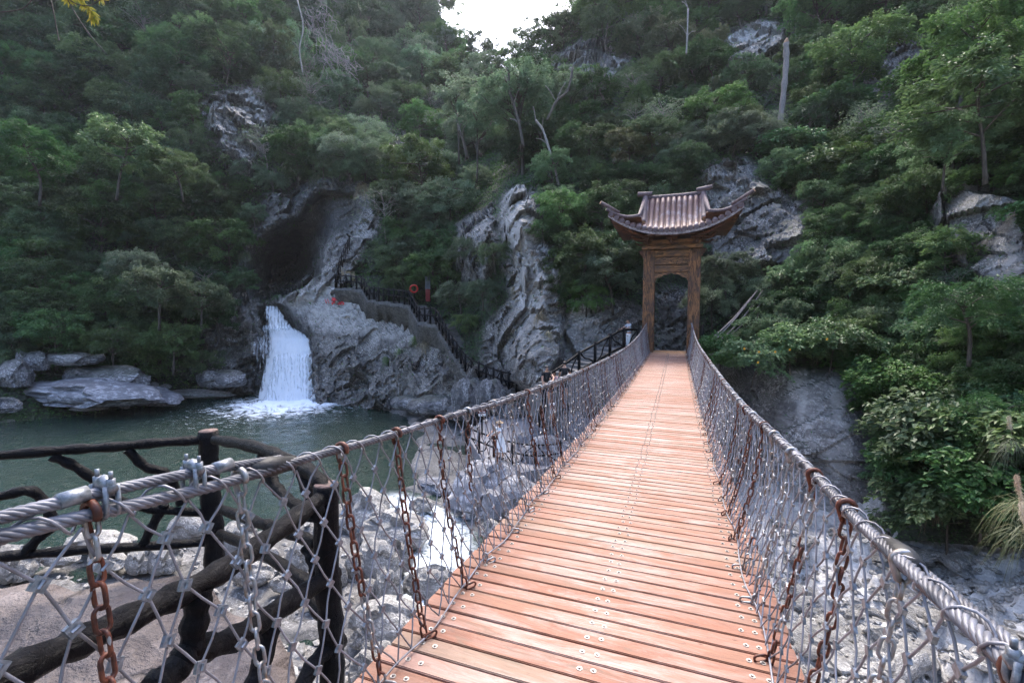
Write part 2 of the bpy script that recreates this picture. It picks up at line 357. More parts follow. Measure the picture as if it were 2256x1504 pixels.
simple('cloth_grey', (.4, .43, .5), .85, 0, .1, 5); simple('cloth_pink', (.5, .3, .32), .85, 0, .1, 5); simple('hat_straw', (.3, .22, .14), .85); simple('shoe', (.05, .05, .055), .6)
simple('red', (.4, .02, .015), .5, 0, .15, 10); simple('paint_red', (.6, .05, .06), .7, 0, .35, 9); simple('sign_white', (.7, .7, .7), .6, 0, .05); simple('sign_stone', (.10, .105, .11), .8); simple('sign_red', (.14, .012, .012), .6)
simple('flower', (.5, .26, .02), .6); simple('rope_yellow', (.35, .28, .1), .8)
simple('concrete', (.2, .19, .19), .85, 0, .3, 3, .4)

# ================================================================== SETTING
WATER_Z = -6.1
CTRL = [(-300,-260,70),(-300,300,46),(-300,700,38),(-300,960,32),
(0,-200,75),(0,0,62),(0,300,50),(0,500,44),(0,700,38),(0,800,35.5),(0,945,32.5),
(300,0,68),(300,300,54),(300,500,47),(300,700,42),(300,850,39),(300,930,37),
(470,0,72),(480,250,52),(500,400,50),(490,560,47),(500,680,45),(480,880,44),
(620,0,85),(650,200,66),(600,360,52),(820,380,50),(850,200,72),(850,60,92),(750,0,95),(950,80,92),
(1000,250,75),(1120,260,62),(1050,400,48),(950,480,44),(880,330,56),
(540,660,46),(545,520,48),(700,400,49),(840,480,46),(800,590,43.5),
(600,685,45),(740,640,42.5),(740,700,41.5),(700,800,40.5),(600,880,41.5),(690,885,40),(840,905,36.5),(850,780,38),(900,720,37.5),(960,750,35),(1000,820,32.5),(1000,915,32),(1060,880,30),(1150,890,28),
(1000,700,36),(1100,700,31.5),(1060,600,35),(950,600,42),(1000,500,40),(900,600,42.5),
(1150,450,33),(1130,550,32),(1150,650,30.5),(1180,780,28.5),(1180,880,26.5),(1250,700,28),(1230,500,32),(1300,600,29),(1250,880,25),(1300,780,26.5),
(1350,700,27),(1300,400,36),(1250,250,46),(1230,130,55),(1400,200,46),(1400,0,58),(1400,400,34),(1400,600,29.5),(1000,1060,31),(1300,1060,24.5),
(1480,700,28.5),(1480,500,32),(1480,820,26.2),(1480,1050,25),(1400,1050,24),
(1600,650,27.5),(1600,450,30),(1600,760,25.5),(1590,850,23),(1600,900,22),(1600,1060,21),(1650,100,46),(1700,300,35),(1750,450,29),(1700,600,26),(1750,740,22),(1750,800,19.5),(1750,1000,18),(1750,1160,17.3),
(1900,850,18),(1900,1160,16.3),(1900,600,23),(1900,400,27),(1900,100,38),(2100,500,20),(2100,300,24),(2100,0,34),(2050,800,17),(2050,1000,15.8),(2050,1180,14.6),
(2256,1180,12.5),(2256,900,13.5),(2256,600,16.5),(2256,300,19.5),(2256,0,26),(2256,-200,31),(2600,0,20),(2600,600,13),(2600,1250,9.5),(1900,-260,48),(1500,-260,66)]
_c = np.array(CTRL, float); _X = _c[:, :2] / 500
def _tps(r): return np.where(r > 0, r * r * np.log(r + 1e-12), 0)
_A = _tps(np.linalg.norm(_X[:, None] - _X[None], axis=2)) + np.eye(len(_X)) * 2e-4
_P = np.hstack([np.ones((len(_X), 1)), _X]); _S = np.vstack([np.hstack([_A, _P]), np.hstack([_P.T, np.zeros((3, 3))])])
_w = np.linalg.solve(_S, np.r_[np.log(_c[:, 2]), 0, 0, 0])
def base_depth(px, py):
    X = np.stack([px, py], 1) / 500; o = np.zeros(len(X))
    for i in range(len(_X)): o += _w[i] * _tps(np.hypot(X[:, 0] - _X[i, 0], X[:, 1] - _X[i, 1]))
    return np.clip(np.exp(o + _w[-3] + X @ _w[-2:]), 8, 110)

CAVE = [(546,662),(541,610),(549,562),(565,532),(618,505),(652,478),(664,455),(705,414),(785,420),(805,475),(745,515),(722,560),(712,615),(672,645),(630,660),(590,672)]
SKYL = [(-400,-260),(850,-260),(900,-90),(955,10),(1005,90),(1060,160),(1120,215),(1170,195),(1212,112),(1255,30),(1300,-60),(1345,-260),(2700,-260)]
BOTL = [(-400,985),(0,975),(300,945),(470,915),(760,940),(1000,975),(1050,1060),(1500,1100),(1700,1180),(1960,1190),(2256,1215),(2700,1300)]
# rock faces (no trees) in the order: polygon
ROCKS = dict(
 cave=[(520,670),(540,560),(590,440),(660,395),(780,385),(835,440),(845,500),(800,560),(760,610),(745,650)],
 dome=[(470,640),(530,640),(600,672),(745,630),(800,640),(850,668),(910,672),(1000,790),(1190,880),(1190,1000),(690,900),(470,890),(440,800)],
 outcrop=[(1110,430),(1135,405),(1190,450),(1230,560),(1260,640),(1430,680),(1435,790),(1300,890),(1180,900),(1060,830),(1070,700),(1130,660),(1110,600),(1100,500)],
 leftout=[(1010,470),(1090,450),(1100,560),(1060,640),(1010,600),(990,520)],
 gateright=[(1545,350),(1640,360),(1720,430),(1800,500),(1780,560),(1690,600),(1560,600),(1540,450)],
 face=[(1570,790),(1660,775),(1720,800),(1900,820),(1950,960),(1965,1190),(1560,1190)],
 rright=[(2060,400),(2120,390),(2200,420),(2256,470),(2300,700),(2180,640),(2090,560),(2050,470)],
 top=[(1585,65),(1660,50),(1735,65),(1720,110),(1650,150),(1590,165),(1570,110)],
 leftcliff=[(520,190),(590,170),(610,260),(560,330),(550,390),(500,370),(450,330),(430,260),(430,210)],
 back=[(1200,190),(1215,110),(1300,95),(1400,130),(1370,190),(1280,215)],
 tr=[(1880,120),(1990,60),(2080,80),(2040,200),(1950,240),(1890,230)],
 midl=[(850,300),(930,320),(960,360),(900,350),(845,330)],
 behindgate=[(1440,640),(1520,640),(1520,790),(1440,790)],
)
def hillside():
    nx, ny = 860, 330
    gx = np.linspace(-380, 2660, nx); u, v = np.meshgrid(gx, np.linspace(0, 1, ny)); px = u.ravel()
    top = np.interp(px, *zip(*SKYL)); bot = np.interp(px, *zip(*BOTL)); py = top + v.ravel() * (bot - top)
    d = base_depth(px, py)
    # the cave: a hollow that goes in sharply at its left and upper rim, gently to the right
    s = poly_sd(px, py, CAVE); inside = sstep(0, 16, s); deep = sstep(0, 90, s)
    rgt = sstep(800, 640, px + (600 - py) * .4)
    d = d + inside * (2.2 + 3.4 * rgt) + deep * 12 * rgt
    # overhanging lip above the cave
    lip = np.exp(-((s + 14) / 16.) ** 2) * sstep(700, 640, py) * sstep(760, 690, px + (py - 400) * .25); d = d - 1.6 * lip
    # the pale outcrop stands out from the slope with a sharp left edge
    oc = [(1118,440),(1140,412),(1175,450),(1200,520),(1235,600),(1250,700),(1240,800),(1190,880),(1110,840),(1090,760),(1110,700),(1150,650),(1140,600),(1112,520),(1108,480)]
    so = poly_sd(px, py, oc); d = d - 1.5 * sstep(-4, 14, so) - 1.3 * sstep(10, 60, so)
    for pl, amt, w in (([(1005,520),(1040,465),(1090,470),(1100,560),(1075,640),(1020,600)], 1.5, 20), ([(1590,80),(1640,58),(1730,66),(1735,100),(1660,140),(1600,160)], 2.2, 10),
                       ([(2060,440),(2110,395),(2256,440),(2300,700),(2100,580)], 1.2, 18), ([(1550,380),(1600,345),(1700,420),(1790,500),(1760,590),(1560,600)], 1.0, 20),
                       ([(470,700),(520,650),(555,690),(575,760),(560,870),(480,880),(455,800)], 1.6, 14), ([(1225,115),(1320,110),(1390,140),(1330,200),(1230,200)], 2, 12),
                       ([(455,250),(520,190),(590,200),(600,270),(560,390),(470,330)], 1.6, 16)):
        d = d - amt * sstep(-3, w, poly_sd(px, py, pl))
    # gully of the fall
    gl = np.interp(py, [670, 720, 740, 885, 990], [598, 618, 632, 634, 634]); gw = np.interp(py, [670, 730, 745, 900], [26, 46, 64, 68])
    gul = np.exp(-((px - gl) / gw) ** 4) * sstep(664, 684, py); d = d + (1.6 + 2.6 * sstep(760, 715, py)) * gul
    P = CP + (FW + RT * ((px - 1128) / FPX)[:, None] + UP * ((752 - py) / FPX)[:, None]) * d[:, None]
    # rock relief, real metres
    rot = np.array(Matrix.Rotation(.6, 3, 'Y') @ Matrix.Rotation(.35, 3, 'X'))
    Q = P @ rot.T; wq = Q + .22 * np.stack([vnoise(Q, 1.7), vnoise(Q + 9, 1.7), vnoise(Q + 19, 1.7)], 1)
    rockm = np.zeros(len(px))
    for k, pl in ROCKS.items(): rockm = np.maximum(rockm, sstep(-14, 10, poly_sd(px + 16 * vnoise(P, 2.5), py + 16 * vnoise(P + 50, 2.5), pl)))
    smooth_face = sstep(-30, 30, poly_sd(px, py, ROCKS['face'])); smooth_cave = sstep(-10, 30, s)
    amp = (.35 + .65 * rockm) * (1 - .75 * smooth_face) * (1 - .6 * smooth_cave) * np.clip(d / 40, .45, 1.3)
    disp = 1.7 * facet(wq, 4.2, 1.4, (1, 1, .8)) + 1.2 * facet(wq, 1.9, 1.5, (1.2, 1, .7)) + .55 * facet(wq, .85, 1.3, (1.4, 1, .6)) + .22 * facet(wq, .42, 1.3) + .3 * ridge(Q, 5, 3) + .08 * fbm(P, 1.1, 4)
    calm = sstep(-10, 25, poly_sd(px, py, [(590,672),(745,625),(800,650),(940,705),(960,790),(860,800),(760,780),(700,760),(640,705)])) * .7 + sstep(-10, 30, poly_sd(px, py, [(640,420),(700,390),(830,400),(840,520),(780,600),(735,640),(690,640)])) * .55
    disp = disp * amp * (1 - calm) + .8 * fbm(P, 9, 3) * (1 - rockm * .5)
    N = (CP - P); N /= np.linalg.norm(N, axis=1)[:, None]; N[:, 2] += .25
    fade = sstep(0, .015, v.ravel())
    P2 = P + N * (disp * fade)[:, None]
    idx = np.arange(nx * ny).reshape(ny, nx); F = np.stack([idx[:-1, :-1], idx[1:, :-1], idx[1:, 1:], idx[:-1, 1:]], -1).reshape(-1, 4)
    me = mesh_np('mountainside', P2, F, False); 
    # pale stains with a shape of their own
    pale = np.zeros(len(px)); wx, wy = px + 10 * vnoise(P, 1.2), py + 14 * vnoise(P + 5, 1.2)
    for x, y, rx, ry, a in ((1135,470,42,55,.9),(1160,540,60,60,.9),(1190,600,50,60,.8),(1165,650,45,60,.9),(1170,740,60,80,.6),(1280,740,60,60,.5),(1770,850,16,90,1),(1755,830,24,60,.8),(1850,880,20,95,.9),(1810,900,50,100,.45),(1850,980,45,80,.45),(1740,1120,120,40,.5),
        (690,675,95,34,1),(770,700,90,44,1),(860,730,60,36,.6),(700,640,60,20,.8),(560,690,22,40,.5),(560,215,30,40,.7),(570,260,20,50,.6),(450,205,16,16,.6),(1650,80,80,22,.9),(2130,440,55,45,.55),(2215,580,40,50,.4),(1060,500,40,25,.4),(712,600,4,50,.6),(790,500,28,24,.5),
        (900,860,60,30,.35),(1080,880,60,30,.5),(960,880,40,30,.5),(1150,330,10,20,.5),(1190,300,10,16,.6),(1300,150,70,30,.35)):
        r = np.hypot((wx - x) / rx, (wy - y) / ry); pale = np.maximum(pale, a * sstep(1.15, .55, r))
    dirt_shade = np.zeros(len(px))  # dark rock tone; cave blobs also paint the hollow's shade into the colour
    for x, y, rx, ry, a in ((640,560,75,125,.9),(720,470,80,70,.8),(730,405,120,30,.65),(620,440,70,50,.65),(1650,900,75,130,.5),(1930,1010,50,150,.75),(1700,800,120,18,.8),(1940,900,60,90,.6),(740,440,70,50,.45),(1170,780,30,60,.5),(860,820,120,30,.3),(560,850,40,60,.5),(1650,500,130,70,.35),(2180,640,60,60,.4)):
        r = np.hypot((wx - x) / rx, (wy - y) / ry); dirt_shade = np.maximum(dirt_shade, a * sstep(1.2, .5, r))
    soil = np.clip((1 - rockm) * 1.0, 0, 1)
    set_col(me, 'pale', pale); set_col(me, 'dirt_shade', dirt_shade * (1 - pale)); set_col(me, 'soil', soil * .92)
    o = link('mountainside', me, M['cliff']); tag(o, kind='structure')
    return o, P2.reshape(ny, nx, 3), gx, rockm.reshape(ny, nx), (nx, ny)
HILL, HP, HGX, HROCK, (HNX, HNY) = hillside()
def hill(px, py):
    """surface point of the mountainside seen in direction px, py (bilinear on the lattice) and how rocky it is"""
    t = np.interp(px, *zip(*SKYL)); b = np.interp(px, *zip(*BOTL)); vv = np.clip((py - t) / (b - t), 0, .9999) * (HNY - 1)
    uu = np.clip((px - HGX[0]) / (HGX[-1] - HGX[0]), 0, .9999) * (HNX - 1); i, j = int(vv), int(uu); f, g = vv - i, uu - j
    P = (1 - f) * ((1 - g) * HP[i, j] + g * HP[i, j + 1]) + f * ((1 - g) * HP[i + 1, j] + g * HP[i + 1, j + 1])
    return P, HROCK[i, j]

# ---------------- stream bed, near bank
POOL = [(-60,10),(-44,16),(-43.5,25),(-44,33),(-36,33),(-29,33),(-22,31),(-19,28.5),(-15,25),(-13,21),(-11,18.5),(-10.5,16),(-12,13),(-14,11),(-24,7),(-60,0)]
STREAM = [(-11,17),(-8.2,15.6),(-6.6,14.6),(-5.4,12.5),(-4.8,10.5),(-4,8),(-5.5,8.3),(-7,10.5),(-7.6,12.5),(-9,14.2),(-11.5,15.3)]
def bed():
    xs = np.concatenate([np.linspace(-75, -18, 90), np.linspace(-17.8, 24, 330)]); ys = np.concatenate([np.linspace(-12, 0, 24), np.linspace(.15, 24, 190), np.linspace(24.4, 50, 60)])
    X, Y = np.meshgrid(xs, ys); x, y = X.ravel(), Y.ravel(); P = np.stack([x, y, np.zeros_like(x)], 1)
    sp = poly_sd(x + .6 * vnoise(P, 2), y + .6 * vnoise(P + 7, 2), POOL); st = poly_sd(x + .3 * vnoise(P, 1), y + .3 * vnoise(P + 7, 1), STREAM)
    z = WATER_Z + .45 - .33 * sstep(1, -2, x) + (.15 + .35 * sstep(-2, 3, x)) * fbm(P, 6, 3)
    rr = sstep(2, 6, x); z = z + (.2 + .8 * rr) * facet(P, 2.6, 1.3, (1, .7, 1)) + (.14 + .4 * rr) * facet(P, 1.1, 1.3, (1, .6, 1)) + (.03 + .11 * rr) * facet(P, .5, 1.2)
    # bare bedrock climbing on the right hand side and under the far bridgehead
    z = z + 2.6 * sstep(4.5, 12, x) * sstep(15, 6, y) + 1.2 * sstep(6.5, 11, x) + 1.5 * sstep(2, 0, x) * sstep(17, 22, y) * 0
    # near bank with the slab the bridge starts from
    EP = np.array([atz(*q, -.36)[:2] for q in ((-300,1300),(0,1268),(240,1272),(430,1248),(560,1295),(650,1325),(690,1400),(745,1560))])
    edge = np.interp(x, np.r_[-30, EP[:, 0], .0, 1.6, 4, 8, 24], np.r_[EP[0, 1], EP[:, 1], .8, .6, .2, -1, -3])
    near = sstep(.12, -.12, y - edge + .08 * vnoise(P, .6)); zn = -.36 + .05 * fbm(P, 1.4, 4) + .1 * facet(P, 1.3, .6)
    slope = sstep(5.5, 0, y - edge)
    z = z + slope ** 3 * 1.2
    dp = np.maximum(sstep(-.6, 1.6, sp) * 2.2, sstep(-.3, .5, st) * 1.1); z = np.minimum(z, np.where(dp > 0, z * (1 - sstep(-.6, .4, np.maximum(sp, st))) + sstep(-.6, .4, np.maximum(sp, st)) * (WATER_Z - dp + .2), z))
    z = z * (1 - near) + zn * near
    P[:, 2] = z; nx, ny = len(xs), len(ys); idx = np.arange(nx * ny).reshape(ny, nx)
    F = np.stack([idx[:-1, :-1], idx[:-1, 1:], idx[1:, 1:], idx[1:, :-1]], -1).reshape(-1, 4); me = mesh_np('stream_bed', P, F)
    set_col(me, 'pale', .65 * sstep(0, 6, x) * (1 - near)); set_col(me, 'dirt_shade', .8 * sstep(1, -2, x) * (1 - near)); set_col(me, 'soil', np.zeros(len(x)))
    me.materials.append(M['bed']); me.materials.append(M['slab'])
    fn = near[F].mean(1) > .55; me.polygons.foreach_set('material_index', fn.astype(np.int32))
    o = link('stream_bed', me); tag(o, kind='structure')
    return xs, ys, z.reshape(ny, nx)
BX, BY, BZ = bed()
def bedz(x, y):
    j = int(np.clip(np.searchsorted(BX, x) - 1, 0, len(BX) - 2)); i = int(np.clip(np.searchsorted(BY, y) - 1, 0, len(BY) - 2)); return float(BZ[i, j])
# unseen hills around and behind the viewer, added to shade the gorge
def add_shade_hills():
    th = np.radians(np.linspace(176, 404, 70)); r0 = np.array([0, 14, 30, 55, 90]); V = []
    for t in th:
        for k, r in enumerate(r0):
            R = 26 + r; V.append((-5 + R * math.cos(t), 2 + R * math.sin(t), -7 + [0, 13, 30, 44, 52][k] + 3 * math.sin(5 * t + k)))
    V = np.array(V); idx = np.arange(len(V)).reshape(len(th), 5); F = np.stack([idx[:-1, :-1], idx[:-1, 1:], idx[1:, 1:], idx[1:, :-1]], -1).reshape(-1, 4)
    m = NM('far_forest'); n = m.noise(m.world(), .5, 6); m.fin(m.mix(n, (.02, .035, .018), (.06, .09, .045)), .9); o = link('shade_hills', mesh_np('shade_hills', V, F), m.m); tag(o, kind='structure')
add_shade_hills()

# ---------------- water
def water():
    m = NM('pool_water'); w = m.world(); n1 = m.noise(m.world((1, 1.6, 1), (0, 0, .4)), 1.5, 4, .6, .5); n2 = m.noise(m.world((1, 2.2, 1), (0, 0, .3)), 5.5, 4, .65)
    m.fin((.005, .022, .015), .05, m.bump(n2, .8, .14, m.bump(n1, .9, .4)), spec=.5); m.b.inputs['IOR'].default_value = 1.33
    # foam carried outward from the foot of the fall and along the race
    F0 = atz(640, 888, WATER_Z)
    s = m.new('Vector Math') if False else m.new('VectorMath'); s.operation = 'DISTANCE'; s.inputs[1].default_value = tuple(F0); m.l(w, s.inputs[0])
    dd = m.math('DIVIDE', s.outputs['Value'], 12.0); fn = m.noise(m.world((1, 1, 1)), 1.1, 9, .72, 1.2)
    fo = m.ramp(m.math('SUBTRACT', m.math('MULTIPLY', m.math('ADD', fn, .0), 1.7), m.math('MULTIPLY', dd, 1.25)), [(.28, 0.0), (.62, 1.0)])
    streak = m.math('MULTIPLY', m.ramp(m.noise(m.world((1.0, 2.4, 1), (0, 0, .5)), 1.6, 9, .75, 1.5), [(.58, 0.0), (.68, 1.0)]), m.ramp(dd, [(.5, .85), (2.0, 0.0)]))
    st = m.attr('foam'); sn = m.math('MULTIPLY', st, m.ramp(m.noise(m.world(), 2.2, 8, .75, 1.5), [(.36, .0), (.56, 1.0)]), True)
    sc_ = m.math('MULTIPLY', m.ramp(m.noise(m.world((1, 3, 1), (0, 0, .3)), 3.0, 8, .8), [(.7, 0.0), (.76, .3)]), 1.0)
    foam = m.math('MAXIMUM', m.math('MAXIMUM', fo, streak), m.math('MAXIMUM', sn, sc_), True)
    d = m.new('BsdfDiffuse'); d.inputs[0].default_value = (.78, .84, .92, 1); x = m.new('MixShader'); m.l(foam, x.inputs[0]); m.l(m.b.outputs[0], x.inputs[1]); m.l(d.outputs[0], x.inputs[2]); m.l(x.outputs[0], m.out.inputs[0])
    xs = np.linspace(-72, -.5, 360); ys = np.linspace(-4, 46, 250); X, Y = np.meshgrid(xs, ys); x, y = X.ravel(), Y.ravel(); P = np.stack([x, y, np.zeros_like(x)], 1)
    st = poly_sd(x, y, STREAM); race = sstep(-.5, .8, st) * sstep(17, 15, y)
    dist = np.hypot(x - F0[0], y - F0[1]); tur = sstep(7, .5, dist)
    P[:, 2] = WATER_Z + .02 * fbm(P, 1.6, 3) + race * (.22 * fbm(P, .7, 3) + .1) + tur * .2 * fbm(P, .6, 3)
    idx = np.arange(len(x)).reshape(len(ys), len(xs)); F = np.stack([idx[:-1, :-1], idx[:-1, 1:], idx[1:, 1:], idx[1:, :-1]], -1).reshape(-1, 4); me = mesh_np('pool_water', P, F)
    set_col(me, 'foam', race); o = link('pool_water', me, m.m); tag(o, kind='structure')
water()
def waterfall():
    m = NM('falling_water'); v = m.attr('u'); a2 = m.attr('v'); cx = m.new('CombineXYZ'); m.l(v, cx.inputs[0]); m.l(a2, cx.inputs[1])
    mp = m.new('Mapping'); mp.inputs['Scale'].default_value = (46, 1.6, 1); m.l(cx.outputs[0], mp.inputs[0]); n = m.noise(mp.outputs[0], 1, 7, .7, .5)
    mp2 = m.new('Mapping'); mp2.inputs['Scale'].default_value = (10, 3.2, 1); m.l(cx.outputs[0], mp2.inputs[0]); n2 = m.noise(mp2.outputs[0], 1, 8, .75, .8)
    den = m.attr('den'); s = m.math('ADD', m.math('MULTIPLY', n, .4), m.math('MULTIPLY', n2, .6)); al = m.ramp(m.math('SUBTRACT', m.math('ADD', s, den), .5), [(.36, 0.0), (.56, 1.0)])
    d = m.new('BsdfDiffuse'); m.l(m.mix(m.ramp(n, [(.35, 0.0), (.6, 1.0)]), (.8, .85, .93), (.93, .95, .98)), d.inputs[0]); m.l(m.bump(n, .3, .05), d.inputs['Normal'])
    tl = m.new('BsdfTranslucent'); tl.inputs[0].default_value = (.8, .86, .95, 1); mx = m.new('MixShader'); mx.inputs[0].default_value = .35; m.l(d.outputs[0], mx.inputs[1]); m.l(tl.outputs[0], mx.inputs[2])
    t = m.new('BsdfTransparent'); x = m.new('MixShader'); m.l(al, x.inputs[0]); m.l(t.outputs[0], x.inputs[1]); m.l(mx.outputs[0], x.inputs[2]); m.l(x.outputs[0], m.out.inputs[0])
    # rows: (py, left px, right px, depth, density)
    SH = [([(674,582,612,45.6,.42),(690,582,622,45.0,.5),(706,586,634,44.2,.46),(722,588,646,43.6,.42),(736,584,652,43.0,.0)], .6),
          ([(698,590,628,44.6,.1),(716,590,642,44.1,.45),(736,592,672,43.4,.58),(748,594,684,42.8,.65),(775,592,686,42.1,.62),(810,583,688,41.6,.62),(850,574,692,41.1,.62),(892,566,698,40.6,.7)], .8),
          ([(744,600,680,43.0,.5),(790,600,682,41.7,.5),(840,590,686,41.0,.5),(894,574,692,40.2,.55)], .8),
          ([(742,548,590,43.8,.3),(765,548,592,43.3,.32),(800,545,600,42.9,.26),(840,548,596,42.5,.22),(884,552,590,42.1,.26)], .5),
          ([(716,580,600,45.0,.4),(740,574,602,44.2,.36),(770,565,604,43.3,.36),(800,562,600,42.8,.3)], .3)]
    V, F, U, VV, D = [], [], [], [], []
    for rows, bulge in SH:
        py = np.linspace(rows[0][0], rows[-1][0], 70); n = 60; R = np.array(rows, float)
        L, Rr, dd, de = (np.interp(py, R[:, 0], R[:, k]) for k in (1, 2, 3, 4)); base = len(V)
        for i in range(70):
            for j in range(n):
                t = j / (n - 1); px = L[i] + (Rr[i] - L[i]) * t; e = (4 * t * (1 - t)) ** .5
                Ph, _ = hill(px, py[i]); V.append(at(px, py[i], min(dd[i], topx(Ph)[2] - .15) - bulge * e * .6)); U.append(px / 90.); VV.append(py[i] / 60.); D.append(de[i] + .08 - .36 * (1 - e) ** 1.6 + .06 * math.sin(px * .9) )
        idx = base + np.arange(70 * n).reshape(70, n); F.append(np.stack([idx[:-1, :-1], idx[1:, :-1], idx[1:, 1:], idx[:-1, 1:]], -1).reshape(-1, 4))
    V = np.array(V); V = V + .10 * np.stack([fbm(V * [1, 1, .12], .35, 2)] * 3, 1) * np.array([.3, 1, .1]); me = mesh_np('waterfall', V, np.vstack(F)); set_col(me, 'u', U); set_col(me, 'v', VV); set_col(me, 'den', D)
    o = link('waterfall', me, m.m); tag(o, kind='structure')
waterfall()

# ================================================================== BRIDGE
BL = 24.0
def deckz(y): t = y / BL; return -(.18 * 4 * t * (1 - t) + .33 * t)
_RY = [-1.5, .5, 1.3, 2.5, 4.6, 7.6, 11.5, 15.7, 20, 24.0]; _RZ = [1.24, 1.185, 1.1, 1.0, .86, .73, .63, .63, .8, 1.14]
_rs = spline(list(zip(_RY, _RZ)), 12)
_rs2 = spline([(-1.5, 1.04), (.5, 1.02), (1.14, .995), (1.62, .955), (2.3, .91), (3.67, .835), (5.8, .72), (9.5, .67), (15.7, .65), (20, .84), (24, 1.15)], 12)
def ropez(y, s=-1): r = _rs if s < 0 else _rs2; return float(np.interp(y, r[:, 0], r[:, 1]))
def build_bridge():
    B = empty('suspension_bridge', (0, 0, 0)); tag(B, 'suspension footbridge of reddish planks hung on steel cables with rusty chains', 'footbridge')
    pitch = .124; n = int((BL - .75) / pitch)
    def plank_mb(L, w, t):
        m = MB(); m.box((0, 0, 0), (L, w, t)); return m
    protos = []
    for k in range(4):
        o = plank_mb(2.06, .1125, .045).build('plank', M['plank']); bm = bmesh.new(); bm.from_mesh(o.data)
        bmesh.ops.bevel(bm, geom=bm.edges[:], offset=.004, segments=2, affect='EDGES'); bm.to_mesh(o.data); bm.free(); protos.append(o.data); bpy.data.objects.remove(o)
    bolt = MB(); bolt.tube([(0, 0, 0), (0, 0, .003)], .0145, 12); bolt.tube([(0, 0, .003), (0, 0, .010)], [.0075, .0065], 6); bo = bolt.build('bolt', M['steel_bolt']); bme = bo.data; bpy.data.objects.remove(bo)
    BXS = (-.865, -.795, -.028, .04, .79, .855)
    rest = MB(); rb = MB()
    for i in range(n):
        y = .8 + i * pitch; z = deckz(y) - .0225; sl = math.atan((deckz(y + .05) - deckz(y - .05)) / .1)
        if i < 100:
            o = bpy.data.objects.new('plank', protos[i % 4]); COL.objects.link(o); o.parent = B; jit = random.uniform(-.012, .012)
            o.location = (jit, y, z + random.uniform(-.002, .002)); o.rotation_euler = (sl, random.uniform(-.0015, .0015), random.uniform(-.002, .002))
            if True:
                for x in BXS:
                    q = bpy.data.objects.new('bolt', bme); COL.objects.link(q); q.parent = o; q.location = (x + random.uniform(-.006, .006), random.uniform(-.008, .008), .0228)
            else:
                m = MB()
                for x in BXS: m.tube([(x + random.uniform(-.006, .006), random.uniform(-.008, .008), .0226), (x, 0, .028)], .0125, 6)
                m.build('bolts', M['steel_bolt'], o)
        else:
            R = Matrix.Rotation(sl, 3, 'X'); rest.box((random.uniform(-.015, .015), y, z), (2.06, .1125, .045), R)
            for x in BXS: rb.tube([(x, y, z + .0227), (x, y, z + .03)], .0135, 5)
    r = rest.build('planking', M['plank'], B); r['kind'] = 'stuff'; rr = rb.build('bolts', M['steel_bolt'], r)
    # bearers and lower cables under the deck
    for x in (-.86, -.3, .3, .86):
        P = [(x, y, deckz(y) - .075) for y in np.linspace(.2, BL + .3, 40)]; c = MB(); c.tube(P, .022, 8); c.build('deck_cable', M['cable'], B, True)
    for k in range(24):
        y = 1.3 + k * .98; c = MB(); c.box((0, y, deckz(y) - .12), (2.1, .08, .06)); c.build('bearer', M['galvanised'], B)
    # hand cables: six strands twisted round a core
    def twisted(P, r, lay, n=6):
        P = spline(P, 10); L = np.r_[0, np.cumsum(np.linalg.norm(np.diff(P, axis=0), axis=1))]; S = np.arange(0, L[-1], lay / 7)
        Q = np.stack([np.interp(S, L, P[:, k]) for k in range(3)], 1); T = np.gradient(Q, axis=0); T /= np.linalg.norm(T, axis=1)[:, None]
        A = np.cross(T, [0, 0, 1.0]); A /= np.linalg.norm(A, axis=1)[:, None]; Bn = np.cross(T, A); m = MB(); m.tube(Q, r * .62, 6)
        for k in range(n):
            ph = 2 * math.pi * S / lay + 2 * math.pi * k / n; m.tube(Q + (A * np.cos(ph)[:, None] + Bn * np.sin(ph)[:, None]) * r * .66, r * .42, 5)
        return m
    for s in (-1, 1):
        ys = list(np.r_[np.linspace(-.9, 3, 9), np.linspace(3.6, 24.15, 18)])
        wob = lambda y: .012 * math.sin(y * 2.3 + s)
        P = [(s * (1.05 + (.0 if y > 1 else .02 * (1 - y))) + wob(y), y, ropez(y, s) + .006 * math.sin(y * 5)) for y in ys]
        twisted(P, .0185 if s < 0 else .0215, .15).build('hand_cable', M['cable'], B, True)
        # the returning tail of the cable, clamped alongside
        y1 = 1.36 if s < 0 else 1.75
        P2 = [(s * (1.05 + .0 * y) + s * .012, y, ropez(y, s) + (.045 if s < 0 else -.0) + (.0 if y < y1 - .3 else -.02)) for y in np.linspace(-.8, y1, 7)]
        if s > 0: P2 = [(p[0] + .04, p[1], p[2] - .014) for p in P2]
        twisted(P2, .0165, .13).build('cable_tail', M['cable'], B, True)
        c = MB(); c.tube([(s * 1.06, y1 - .16, ropez(y1 - .16, s) + .01 * (s < 0)), (s * 1.06, y1 - .08, ropez(y1 - .08, s) + .01 * (s < 0)), (s * 1.055, y1 + .04, ropez(y1 + .04, s))], [.030, .040, .027], 12); c.build('tape_wrap', M['tape'], B, True)
